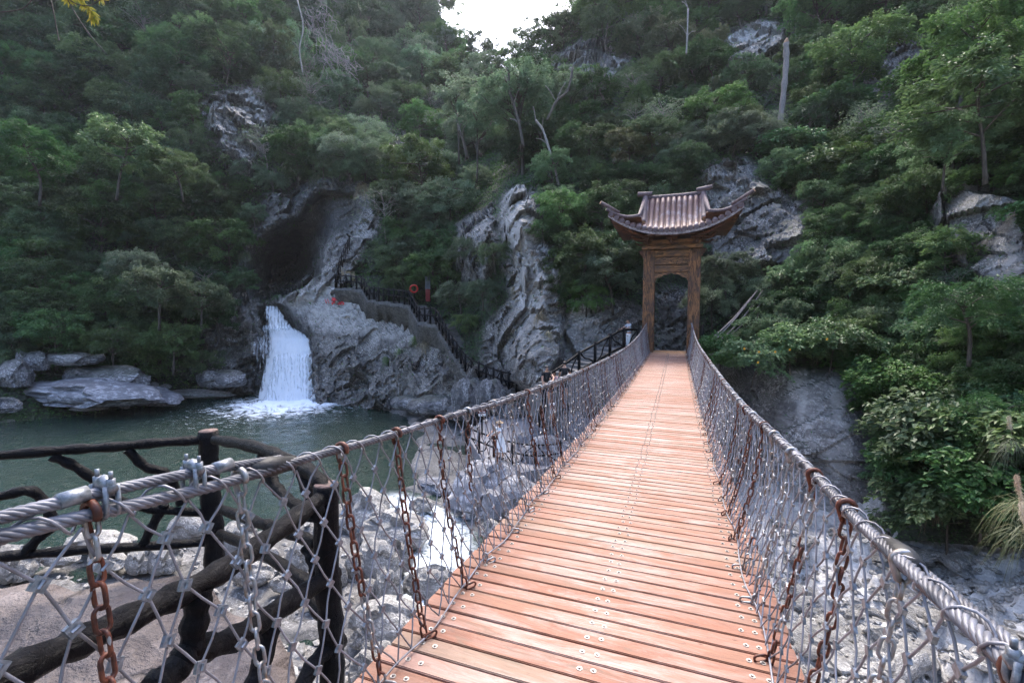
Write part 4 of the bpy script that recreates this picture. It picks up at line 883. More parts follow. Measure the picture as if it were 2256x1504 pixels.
def scatter():
    step = 61; rows = np.arange(-60, 1130, step * .86)
    for ri, y0 in enumerate(rows):
        for x0 in np.arange(-90, 2360, step):
            x = x0 + (step / 2 if ri % 2 else 0) + random.uniform(-21, 21); y = y0 + random.uniform(-19, 19)
            t = np.interp(x, *zip(*SKYL)); b = np.interp(x, *zip(*BOTL))
            if y < t + 6 or y > b - 30: continue
            if x < 480 and y > 830: continue
            if x > 500 and x < 1570 and y > 640 and not (1240 < x < 1420 and y < 690): continue
            if 1180 < x < 1570 and y > 600: continue
            P, rk = hill(x, y); 
            if rk > .35 or any(in_poly(x, y, b_) for b_ in BLOCK): continue
            d = topx(P)[2]; rp = random.uniform(46, 80) * (1 if x < 1800 else 1.2)
            yc = y - rp * .55
            if any(poly_sd(np.array([x]), np.array([yc]), pl)[0] > -4 for pl in ROCKS.values()): 
                if random.random() < .75: continue
                rp *= .55
            z = 0 if x < 540 else 1 if x < 900 else 2 if x < 1330 else 3 if x < 1720 else 4
            R = rp * d / FPX; u = random.random(); bright = (x < 480 and 180 < y < 480)
            if z == 0: k = 'broad' if u < .5 else 'feather' if u < .68 else 'dense' if u < .8 else 'broad_l' if (u < .93 and bright) else 'dense_g' if u > .92 else 'broad'
            elif z == 1: k = 'feather_g' if u < .35 else 'dense_g' if u < .5 else 'broad' if u < .66 else 'feather' if u < .8 else 'dense' if u < .92 else 'feather_l'
            elif z == 2: k = 'dense_g' if u < .22 else 'broad' if u < .4 else 'feather_g' if u < .55 else 'feather_l' if u < .7 else 'dense' if u < .85 else 'broad_l' if u < .92 else 'dense_d'
            elif z == 3: k = 'dense' if u < .3 else 'broad' if u < .5 else 'dense_d' if u < .68 else 'feather_g' if u < .8 else 'feather' if u < .9 else 'broad_l'
            else: k = 'broad_v' if u < .36 else 'feather_v' if u < .56 else 'vine' if u < .82 else 'broad_l' if u < .9 else 'dense'
            if random.random() < .07: k = 'twig'
            if d < 19 and k in ('dense', 'broad_l'): k = 'vine'
            sc = R / 2.0 * (1.25 if k == 'vine' else 1); nm, cat, lb = KLAB[k]
            pos = P + np.array([0, 0, -.25 * R]) + unit(CP - P) * .25 * R * np.array([1, 1, 0])
            o = plant(nm, k, pos, sc, lb, cat, squash=random.uniform(.8, 1.1), tilt=(random.uniform(-.15, .15), random.uniform(-.15, .15)))
            PL.append((o, lb, x, y))
PLACES = [(0, 200, 'far left slope'), (200, 380, 'left slope'), (380, 540, 'slope before the cave'), (540, 720, 'slope above the cave'), (720, 900, 'slope past the cave'), (900, 1060, 'slope left of the sky'), (1060, 1220, 'slope beneath the sky'), (1220, 1380, 'slope right of the sky'),
          (1380, 1540, 'slope behind the gate'), (1540, 1720, 'slope past the gate'), (1720, 1880, 'slope by the snag'), (1880, 2060, 'right cliff'), (2060, 2400, 'far right cliff')]
ORD_ = None; ORD = 'first second third fourth fifth sixth seventh eighth ninth tenth eleventh twelfth thirteenth fourteenth fifteenth sixteenth seventeenth eighteenth nineteenth twentieth'.split()
def place_of(x, y):
    for a, b, n in PLACES:
        if x < b or b == 2400: break
    return ('atop the ' if y < 80 else 'high on the ' if y < 190 else 'upper middle of the ' if y < 310 else 'middle of the ' if y < 430 else 'lower middle of the ' if y < 560 else 'low on the ' if y < 700 else 'near the foot of the ' if y < 850 else 'at the foot of the ') + n
def finish_labels():
    by = {}
    for o, lb, x, y in PL: by.setdefault((lb, place_of(x, y)), []).append((x, o))
    for (lb, pl), v in by.items():
        v.sort(key=lambda t: t[0])
        for i, (x, o) in enumerate(v):
            o['label'] = (lb + ' ' + pl) if len(v) == 1 else (lb + (', leftmost, ' if i == 0 else ', rightmost, ' if i == len(v) - 1 else ', ' + ORD[min(i, 19)] + ' from left, ') + pl)
            if len(v) > 1: o['group'] = lb + ' plants ' + pl
scatter()
finish_labels()
def undergrowth():
    g = np.random.default_rng(5); W_ = 1 - HROCK[:-1, :-1]; A = HP[:-1, :-1]; Bq = HP[:-1, 1:]; Cq = HP[1:, :-1]; N = np.cross(Bq - A, Cq - A); ar = np.linalg.norm(N, axis=2); dist = np.linalg.norm(A - CP, axis=2)
    p = (ar * np.clip(W_ - .1, 0.02, 1) / dist ** 1.3).ravel(); n = 230000; idx = g.choice(len(p), n, p=p / p.sum()); i, j = np.unravel_index(idx, W_.shape)
    u, v = g.random((2, n, 1)); P = A[i, j] + (Bq[i, j] - A[i, j]) * u + (Cq[i, j] - A[i, j]) * v; Nn = unit(N[i, j]); s = np.sign(np.sum(Nn * (CP - P), 1))[:, None]; Nn = Nn * s; dd = dist[i, j]
    cl = np.clip(.5 + vnoise(P, .9) * .7 + .3 * vnoise(P, 2.5), 0, 1.3); P = P + Nn * (g.random(n) * .55 * cl)[:, None]; Nl = unit(Nn * .5 + [0, 0, .8] + g.normal(0, .4, (n, 3))); D = unit(np.cross(Nl, g.normal(0, 1, (n, 3)))) + Nn * .4 + [0, 0, -.15]
    L = g.uniform(.7, 1.3, n) * np.clip(dd * .0048, .07, .3); me = leaf_mesh('undergrowth', P, D, Nl, L, L * .45, np.clip(.5 + .35 * vnoise(P, 3) + g.normal(0, .2, n), 0, .99)); o = link('undergrowth', me, M['leaf']); tag(o, 'low leafy undergrowth and creepers covering the slopes between the trees', 'undergrowth', None, 'stuff')
undergrowth()
def grass_tuft(name, P, n, L, label, mat='straw', hang=True, group=None, wd=.014, cat='grass tuft', out=None):
    g = np.random.default_rng(int(abs(P[0] * 100 + P[2] * 37)) % 99999); m = MB(); out = np.array(out if out is not None else unit((CP - P) * [1, 1, 0]))
    V, F, r = [], [], []
    for k in range(n):
        a = g.normal(0, .9); d = out * math.cos(a) + np.cross(out, [0, 0, 1]) * math.sin(a); l = L * g.uniform(.5, 1.1); p = P + g.normal(0, .08 * L, 3); s = unit(np.cross(d, [0, 0, 1])) * wd; up = g.uniform(.2, .8); b = len(V)
        for t in (0, .33, .66, 1): q = p + d * l * t * .7 + np.array([0, 0, l * (up * t - (1.25 if hang else .7) * t * t)]); w = (1 - t * .9); V += [q - s * w, q + s * w]
        for e in range(3): F.append((b + e * 2, b + e * 2 + 1, b + e * 2 + 3, b + e * 2 + 2))
        r += [g.random()] * 8
    V = np.array(V) - P; me = mesh_np(name, V, np.array(F), False); set_col(me, 'rnd', r); o = link(name, me, M[mat]); o.location = tuple(P); tag(o, label, cat, group); return o

# ================================================================== ROCKS
def rock_mesh(seed, mat, flatz=.7, fac=.34, sub=4):
    bm = bmesh.new(); bmesh.ops.create_icosphere(bm, subdivisions=sub, radius=1); V = np.array([v.co[:] for v in bm.verts]); F = np.array([[v.index for v in f.verts] for f in bm.faces]); bm.free()
    Q = V + seed * 7.3; r = 1 + fac * 1.0 * facet(Q, 1.2, 1.5) + fac * .22 * facet(Q, .55, 1.2) + .10 * fbm(Q, .8, 3) + .015 * fbm(Q, .12, 2)
    V = V * r[:, None] * [1, .85, flatz]; V[:, 2] = np.maximum(V[:, 2], -.6 * flatz); me = mesh_np('boulder', V, F, True); me.materials.append(M[mat])
    try: me.set_sharp_from_angle(angle=.55)
    except Exception: pass
    return me
RK = {k: [rock_mesh(i + {'boulder': 0, 'greyboulder': 20, 'darkboulder': 40}[k], k, .62 + .1 * (i % 3), .3 + .05 * (i % 3)) for i in range(6 if k == 'boulder' else 3)] for k in ('boulder', 'greyboulder', 'darkboulder')}
def boulder(px, py, w, h, kind, label, group=None, z=None, d=None, rot=None, tilt=(0, 0), name='boulder', var=None, deep=1.0):
    P = at(px, py, d) if d else atz(px, py + h * .25, (z if z is not None else WATER_Z + .4)); dd = topx(P)[2]; sx = w / 2 * dd / FPX; sz = h / 2 * dd / FPX
    if group == 'rocks along the far bank': Ph, _ = hill(px, py); h *= .72; dd = topx(Ph)[2] - 1.0 - w * .004; P = at(px, py + h * .1, dd); sx = w / 2 * dd / FPX; sz = h / 2 * dd / FPX
    me = RK[kind][var if var is not None else random.randrange(len(RK[kind]))]; o = link(name, me); P = P + (np.array([0, 0, sz * .25]) if not d else 0)
    o.location = tuple(P); o.rotation_euler = (tilt[0], tilt[1], random.uniform(-.5, .5) + CYAW if rot is None else rot); o.scale = (sx * 1.05, (sx + sz) / 2 * deep, sz / .62); tag(o, label, 'boulder', group); return o
G1 = 'pale boulders in the stream bed'
for a in ((227,1187,140,34,'flat pale rock slab at the water edge left of the nearest railing post'),(313,1230,74,40,'pale stone wedged above the big slab, left one of two'),(365,1226,84,46,'wide cream stone beside the water behind the dark railing'),(418,1155,92,58,'rounded pale boulder standing at the water edge behind the railing'),
          (528,1180,84,54,'angular pale boulder just right of the tall railing post'),(662,1222,62,56,'light boulder between the two railing posts'),(233,1232,86,44,'dark wet stone at the pool edge'),(45,1237,96,54,'low pale stone at the far left shore'),(556,1262,72,52,'smooth beige stone behind the handrail'),(624,1284,58,38,'small angular white stone behind the handrail'),
          (808,1130,104,92,'tall leaning pale boulder at the edge of the pool'),(872,1165,134,66,'big rounded white boulder left of the white water'),(842,1224,108,74,'cream boulder beneath the big rounded white one'),(893,1222,40,52,'narrow stone squeezed against the white water'),(782,1242,42,66,'upright stone behind the near railing post'),(860,1292,62,80,'oval pale boulder below the cream boulder'),
          (812,1294,44,42,'small rounded stone left of the oval boulder'),(955,1280,88,56,'smooth egg shaped boulder beside the foaming stream'),(855,1362,160,96,'large flat sided white slab beside the deck'),(792,1406,34,36,'small grey stone below the white slab'),(815,1428,36,34,'tiny rounded stone under the white slab'),(850,1438,56,58,'pale stone touching the edge of the deck'),(806,1470,60,62,'cream stone low beside the deck'),
          (912,1284,38,40,'wet stone in the race'),(700,1300,60,50,'pale stone hidden behind the near post'),(590,1215,44,34,'small pale stone in the shallows'),(480,1240,56,36,'grey stone beside the foot of the tall post'),(130,1225,70,40,'flat stone left along the shore'),(930,1110,46,26,'brown wet rock where the stream leaves the pool'),(1082,1165,44,36,'pale stone under the grey boulder'),(735,1270,50,46,'round stone by the near railing post')):
    boulder(*a[:4], 'boulder', a[4], G1)
boulder(1075,1070,165,150,'greyboulder','huge smooth grey boulder under the viewing platform',z=-6.0,var=0,deep=1.2); boulder(1145,1115,130,120,'greyboulder','blue grey boulder leaning against the huge one beside the deck',z=-6.0,var=1); boulder(962,1072,80,34,'greyboulder','low wet rock in the pool outlet',z=-6.1)
boulder(1215,1010,120,90,'greyboulder','grey rock below the child in white',z=-5.0); boulder(1250,930,80,60,'greyboulder','rounded grey rock beside the stair landing',z=-3.9); boulder(1180,975,70,60,'greyboulder','small grey rock at the platform corner',z=-4.7); boulder(1290,960,90,70,'greyboulder','grey rock close under the far deck edge',z=-4.4)
for a in ((38,828,100,80,'darkboulder','dark layered boulder at the left frame edge on the far bank'),(15,895,60,54,'darkboulder','grey boulder low at the far left shore'),(80,800,60,56,'darkboulder','dark knobbly rock behind the layered boulder'),(165,792,140,50,'darkboulder','wedge shaped rock pointing right beneath the dark trees'),
          (200,872,250,78,'greyboulder','long low whale backed rock on the far bank'),(255,838,190,70,'darkboulder','brownish humped rock behind the long low rock'),(330,876,170,50,'greyboulder','pale sloping end of the long bank rock'),(430,868,150,24,'boulder','flat pinkish ledge rock by the pool left of the fall'),(195,900,76,14,'boulder','thin pink stone just out of the pool on the far bank'),(275,895,30,16,'boulder','small round stone at the far water edge'),
          (500,838,84,50,'darkboulder','dark rock at the left foot of the waterfall'),(340,848,24,16,'boulder','little white stone among the bank grass, left'),(365,852,22,14,'boulder','little white stone among the bank grass, right')):
    boulder(*a[:4], a[4], a[5], 'rocks along the far bank', z=WATER_Z + (.4 if a[1] < 850 else .1), deep=.8)
for i, a in enumerate(((1040,885,64,80,'tall pointed rock at the foot of the stone path'),(1088,882,56,74,'speckled upright rock right of the tall pointed one'),(960,893,110,50,'wedge shaped rock in the pool under the path wall'),(1010,905,60,44,'broken grey rock at the right shore of the pool'),(905,888,80,40,'low tan rock right of the waterfall foam'),(1130,905,60,40,'squat rock beneath the lower path railing'))):
    boulder(*a[:4], 'darkboulder', a[4], 'rocks below the stone path', d=base_depth(np.array([a[0]]), np.array([a[1]]))[0] - 1.2)
def rubble():
    g = np.random.default_rng(3); L = []
    for k in range(78):
        px, py = g.uniform(1690, 2180), 1175 + 320 * g.random() ** 1.1
        if px < 1680 + (py - 1150) * .2: continue
        L.append((px, py))
    L.sort(key=lambda t: t[1]); rows = [sorted(L[q:q + 13]) for q in range(0, len(L), 13)]; L = [p for r_ in rows for p in r_]
    for i, (px, py) in enumerate(L):
        w = g.uniform(26, 92) * (.6 + (py - 1150) / 420); P = atz(px, py, WATER_Z + 1); zb = bedz(P[0], P[1]); P = atz(px, py, zb); zb = bedz(P[0], P[1]); dd = topx(atz(px, py, zb))[2]; s = w / 2 * dd / FPX
        o = link('rubble_stone', RK['boulder'][i % 6]); o.location = (P[0], P[1], zb + s * .25); o.rotation_euler = (g.uniform(-.5, .5), g.uniform(-.5, .5), g.uniform(0, 6.3)); o.scale = (s * 1.2, s * g.uniform(.6, 1), s * g.uniform(.4, .75))
        tag(o, 'broken pale stone, ' + ORD[i % 13] + ' from left in the ' + ['farthest', 'second', 'third', 'fourth', 'fifth', 'nearest'][min(5, i // 13)] + ' row of the dry bed', 'stone', 'broken stones in the dry bed right of the bridge')
    V, F = [], []; B0 = np.array([v.co[:] for v in RK['boulder'][0].vertices]); 
    bm = bmesh.new(); bmesh.ops.create_icosphere(bm, subdivisions=1, radius=1); V0 = np.array([v.co[:] for v in bm.verts]); F0 = np.array([[v.index for v in f.verts] for f in bm.faces]); bm.free()
    for k in range(4600):
        if k % 7: px, py = g.uniform(1640, 2300), g.uniform(1150, 1504); P = atz(px, py, WATER_Z + 1)
        else: px, py = g.uniform(0, 1100), g.uniform(1130, 1500); P = atz(px, py, WATER_Z + .4)
        zb = bedz(P[0], P[1]); s = g.uniform(.03, .12) * (1.6 if g.random() < .08 else 1)
        if zb < WATER_Z - .3 or zb > -3 and P[0] < 2: continue
        R = np.array(Matrix.Rotation(g.uniform(0, 6), 3, 'Z') @ Matrix.Rotation(g.uniform(-.6, .6), 3, 'X')); v = (V0 * (1 + g.normal(0, .22, (len(V0), 1)))) * [s * g.uniform(.8, 1.6), s, s * g.uniform(.4, .8)]
        F.append(F0 + len(V) * len(V0)); V.append(v @ R.T + [P[0], P[1], zb + s * .3])
    o = link('gravel', mesh_np('gravel', np.vstack(V), np.vstack(F), False), M['boulder']); tag(o, 'loose gravel and small broken stones strewn over the stream bed', 'gravel', None, 'stuff')
rubble()

# ================================================================== PATHS, RAILINGS
def vplane(A, B):
    A, B = np.array(A, float), np.array(B, float); n = np.cross(B - A, [0, 0, 1.0])
    def f(px, py): r = ray(px, py); return CP + r * (np.dot(A - CP, n) / np.dot(r, n))
    return f
def gnarl(P, r, n=10, seg=6, k=.12):
    P = spline(P, seg); m = MB(); m.tube(P, [r * (1 + k * math.sin(i * 1.3 + P[i][0] * 3) + random.uniform(-.06, .06)) for i in range(len(P))], n); return m
def near_railing():
    A, B = at(470, 1200, 3.74), at(725, 1300, 2.5); A0, B0 = A.copy(), B.copy(); A0[2] = B0[2] = 0; Lf = at(0, 1005, 3.1); Nr = at(0, 1490, 1.12)
    R = empty('branch_railing', (A[0], A[1], -.36)); tag(R, 'glossy black railing shaped like tree branches on the near bank, beside the bridge', 'railing')
    def b(m, name, mat=M['branch']): m.v = [(x - A[0], y - A[1], z + .36) for x, y, z in m.v]; return m.build(name, mat, R, True)
    for Q, zt, r in ((A, at(470, 945, 3.74)[2], .073), (B, at(725, 1062, 2.5)[2], .066)):
        m = gnarl([(Q[0], Q[1], -.5), (Q[0] + .01, Q[1], -.1), (Q[0] - .01, Q[1], .3), (Q[0], Q[1], zt)], r, 14, 8, .06); b(m, 'post'); c = MB(); c.tube([(Q[0], Q[1], zt - .003), (Q[0], Q[1], zt + .006)], r * .93, 14); b(c, 'cut_end', M['branchcut'])
    fa, fab, fb = vplane(A, Lf), vplane(A, B), vplane(B, Nr)
    for f, r, P in ((fa, .036, [(475,968),(360,974),(250,984),(150,990),(0,1003),(-150,1016)]), (fa, .034, [(465,1193),(300,1204),(150,1213),(0,1226),(-150,1240)]), (fa, .033, [(115,1004),(170,1030),(225,1070),(262,1100),(330,1120),(460,1130)]), (fa, .034, [(281,990),(321,1028),(361,1040),(386,1072),(400,1110)]), (fa, .034, [(-60,1100),(0,1093),(68,1081),(104,1117),(112,1160),(84,1185),(52,1222)]), (fa, .034, [(362,1110),(340,1150),(315,1200)]),
                    (fab, .04, [(475,968),(560,984),(640,1016),(690,1045),(722,1085)]), (fab, .034, [(578,1000),(602,1060),(626,1093),(662,1117),(700,1130)]), (fab, .034, [(659,1030),(683,1093),(683,1130)]), (fab, .036, [(485,1120),(562,1149),(598,1162),(560,1200)]), (fab, .036, [(485,1175),(570,1213),(659,1269),(720,1310)]), (fab, .034, [(598,1160),(650,1178),(700,1195)]), (fab, .034, [(675,1205),(692,1240),(700,1285)]), (fab, .036, [(640,1260),(690,1330),(722,1370)]),
                    (fb, .043, [(725,1082),(600,1180),(480,1262),(330,1340),(180,1410),(0,1492),(-160,1560)]), (fb, .047, [(735,1262),(594,1354),(514,1406),(421,1436),(390,1470),(330,1520)]), (fb, .044, [(442,1296),(432,1350),(421,1436)]), (fb, .042, [(600,1350),(590,1410),(556,1520)]), (fb, .042, [(750,1410),(700,1450),(655,1530)]), (fb, .04, [(720,1085),(700,1110),(690,1150)])):
        b(gnarl([f(*p) for p in P], r, 12, 7), 'rail' if len(P) > 4 else 'brace')
near_railing()
def mini_railing(name, label, pts, h, post_every, r=.05, rails=(1.0, .55), extra=.12, zoff=0, braces=True, mat='branch'):
    """railing through ground points; every post is a part"""
    P = np.array(pts, float); L = np.r_[0, np.cumsum(np.linalg.norm(np.diff(P, axis=0), axis=1))]; o = empty(name, tuple(P[0])); tag(o, label, 'railing'); n = max(2, int(L[-1] / post_every) + 1); ss = np.linspace(0, L[-1], n); G = [np.array([np.interp(s, L, P[:, k]) for k in range(3)]) for s in ss]
    def b(m, nm): m.v = [tuple(np.array(v) - P[0]) for v in m.v]; return m.build(nm, M[mat], o, True)
    for g in G: m = MB(); m.tube([g - [0, 0, .3], g + [0, 0, h * .5], g + [random.uniform(-.02, .02), 0, h + extra]], [r * 1.15, r, r * .95], 7); b(m, 'post')
    for q in rails:
        m = gnarl([g + [0, 0, h * q + random.uniform(-.02, .02)] for g in G], r * .75, 7, 2); b(m, 'rail')
    if braces:
        for i in range(len(G) - 1):
            a, c = G[i], G[i + 1]; m = MB(); up = i % 2; 
            Q = [a + (c - a) * t + [0, 0, h * z] for t, z in (((.05, .1), (.4, .25), (.55, .6), (.9, .95)) if up else ((.1, .95), (.35, .6), (.6, .45), (.95, .12)))]; m.tube(spline(Q, 3), r * .5, 5); b(m, 'brace')
    return o
PATHPX = [(739,633,41.2),(768,634,40.6),(800,638,39.8),(812,660,38.8),(842,664,37.8),(901,671,36.0),(924,710,34.2),(961,713,33.0),(996,774,31.2),(1028,822,30.0),(1067,841,29.2),(1103,855,28.4),(1156,868,27.2)]
PATH = [at(*p) for p in PATHPX]; 
mini_railing('stair_railing', 'long dark railing zigzagging down the stone path from the cave to the landing', PATH, 1.05, .62, .075)
def path_and_wall():
    P = np.array(PATH + [at(1200, 893, 23.6), at(1240, 885, 22.0)]); L = np.r_[0, np.cumsum(np.linalg.norm(np.diff(P, axis=0), axis=1))]; m = MB(); w = MB(); step = .3; away = unit(FW * [1, 1, 0]); prev = None
    s = 0
    while s < L[-1]:
        c = np.array([np.interp(s + step / 2, L, P[:, k]) for k in range(3)]); a = np.array([np.interp(s, L, P[:, k]) for k in range(3)]); e = np.array([np.interp(s + step, L, P[:, k]) for k in range(3)]); t = unit((e - a) * [1, 1, 0]); ang = math.atan2(t[1], t[0]); R = Matrix.Rotation(ang, 3, 'Z'); nrm = np.array([-t[1], t[0], 0]); nrm = nrm * np.sign(nrm @ away)
        z = round(c[2] / .16) * .16; m.box(tuple(c * [1, 1, 0] + nrm * .62 + [0, 0, z - .12]), (step * 1.02, 1.5, .24), R); s += step
    o = m.build('stone_steps', M['step_stone']); tag(o, 'worn stone steps and landings descending along the rock face', 'steps')
    V, F = [], []; Ls = np.arange(0, L[-1], .35)
    for i, s in enumerate(Ls):
        c = np.array([np.interp(s, L, P[:, k]) for k in range(3)]); c = c - away * .14; h = 2.1 + .4 * math.sin(s * .7) + random.uniform(-.3, .3) if s > 3 else 1.6
        for k in range(7):
            q = c - [0, 0, .06 + h * k / 6]; qx, qy, qd = topx(q); Ph, _ = hill(qx, qy); dh = topx(Ph)[2] + .5; t = (k / 6) ** 2; q2 = at(qx, qy, qd + (dh - qd) * t) if k else q; V.append(q2 - away * random.uniform(-.06, .06))
        for k in range(7): q = c - [0, 0, .06 + h * k / 6]; V.append(q + away * .6)
    for i in range(len(Ls) - 1):
        a, b = i * 14, i * 14 + 14
        for k in range(6): F += [(a + k, b + k, b + k + 1, a + k + 1)]
        F.append((a, a + 7, b + 7, b))
    w.add(V, F); o = w.build('retaining_wall', M['stonewall'], None, True); tag(o, 'rough mortared retaining wall carrying the stone path', 'wall')
path_and_wall()
def landing():
    # viewing platform with its railings
    Z = -4.6; edge = [(1030,962),(1045,938),(1075,918),(1120,905),(1190,905),(1260,930),(1260,1010),(1200,1032),(1150,1040),(1100,1030),(1060,1010)]
    E = [atz(x, y, Z) for x, y in edge]; m = MB(); n = len(E); m.add([tuple(p) for p in E] + [tuple(p - [0, 0, .5]) for p in E], [tuple(range(n)), tuple(range(2 * n - 1, n - 1, -1))] + [(i, i + n, (i + 1) % n + n, (i + 1) % n) for i in range(n)])
    o = m.build('viewing_platform', M['paving']); tag(o, 'pale paved viewing platform on the rocks beside the pool', 'platform')
    mini_railing('platform_railing', 'dark branch railing along the near edge of the viewing platform', [atz(x, y, Z) for x, y in ((1027,985),(1068,1003),(1110,1020),(1168,1033),(1235,1026))], .95, 1.05, .055)
    mini_railing('platform_railing', 'dark branch railing curving round the far edge of the viewing platform', [atz(x, y, Z) for x, y in ((1030,970),(1036,950),(1052,932),(1085,915),(1130,905),(1175,903))], .95, .95, .055)
    # flight beside the bridgehead
    pts = [at(1206,872,20.3), at(1240,850,20.7), at(1281,818,21.3), at(1330,791,21.9), at(1366,768,22.5), at(1405,768,23.2)]
    mini_railing('landing_railing', 'dark branch railing climbing beside the bridge up to the gate landing', pts, .93, 1.0, .075, rails=(1.0, .12))
    m = MB(); P = np.array(pts + [at(1440, 772, 24.4)]); L = np.r_[0, np.cumsum(np.linalg.norm(np.diff(P, axis=0), axis=1))]; s = 0
    while s < L[-1]:
        a = np.array([np.interp(s, L, P[:, k]) for k in range(3)]); e = np.array([np.interp(s + .3, L, P[:, k]) for k in range(3)]); t = unit((e - a) * [1, 1, 0] + 1e-6); nrm = np.array([-t[1], t[0], 0]); nrm *= np.sign(nrm @ FW); z = round(a[2] / .15) * .15
        m.box(tuple(a * [1, 1, 0] + nrm * .75 + [0, 0, z - .5]), (.31, 1.8, 1.0), Matrix.Rotation(math.atan2(t[1], t[0]), 3, 'Z')); s += .3
    o = m.build('stone_steps', M['step_stone']); tag(o, 'steep stone steps from the gate landing down to the platform', 'steps')
    # gate forecourt, cut into the slope
    m = MB(); m.box((.1, 25.3, deckz(BL) - .55), (4.4, 3.2, .9)); o = bevel(m.build('bridgehead', M['concrete']), .04); tag(o, 'concrete bridgehead under the timber gate', 'abutment')
    m = MB(); m.tube([at(1192, 940, 15.5), at(1194, 900, 15.5), at(1199, 850, 15.5)], [.13, .12, .11], 10); o = m.build('railing_post', M['branch'], None, True); tag(o, 'thick dark blue post standing among the rocks by the landing', 'post')
    m = MB(); m.tube([at(1546, 768, 22.9), at(1547, 716, 22.9)], [.12, .1], 10); o = m.build('railing_post', M['branch'], None, True); tag(o, 'short black post just right of the gate', 'post')
    # yellowish flight by the cave
    m = MB()
    for k in range(13): P = at(769 - k * .5, 612 - k * 4.0, 42.4 + k * .28); m.box(tuple(P), (1.25, .36, .15), Matrix.Rotation(CYAW, 3, 'Z')); m.box(tuple(P - [0, 0, .35]), (1.2, .3, .6), Matrix.Rotation(CYAW, 3, 'Z'))
    o = m.build('stone_steps', M['step_yellow']); tag(o, 'yellowish stone steps climbing beside the cave', 'steps')
    mini_railing('cave_stair_railing', 'dark railing beside the yellowish steps near the cave', [at(742, 628, 41.3), at(748, 596, 42.2), at(758, 570, 43.2), at(770, 545, 44.5)], .95, .6, .05)
landing()

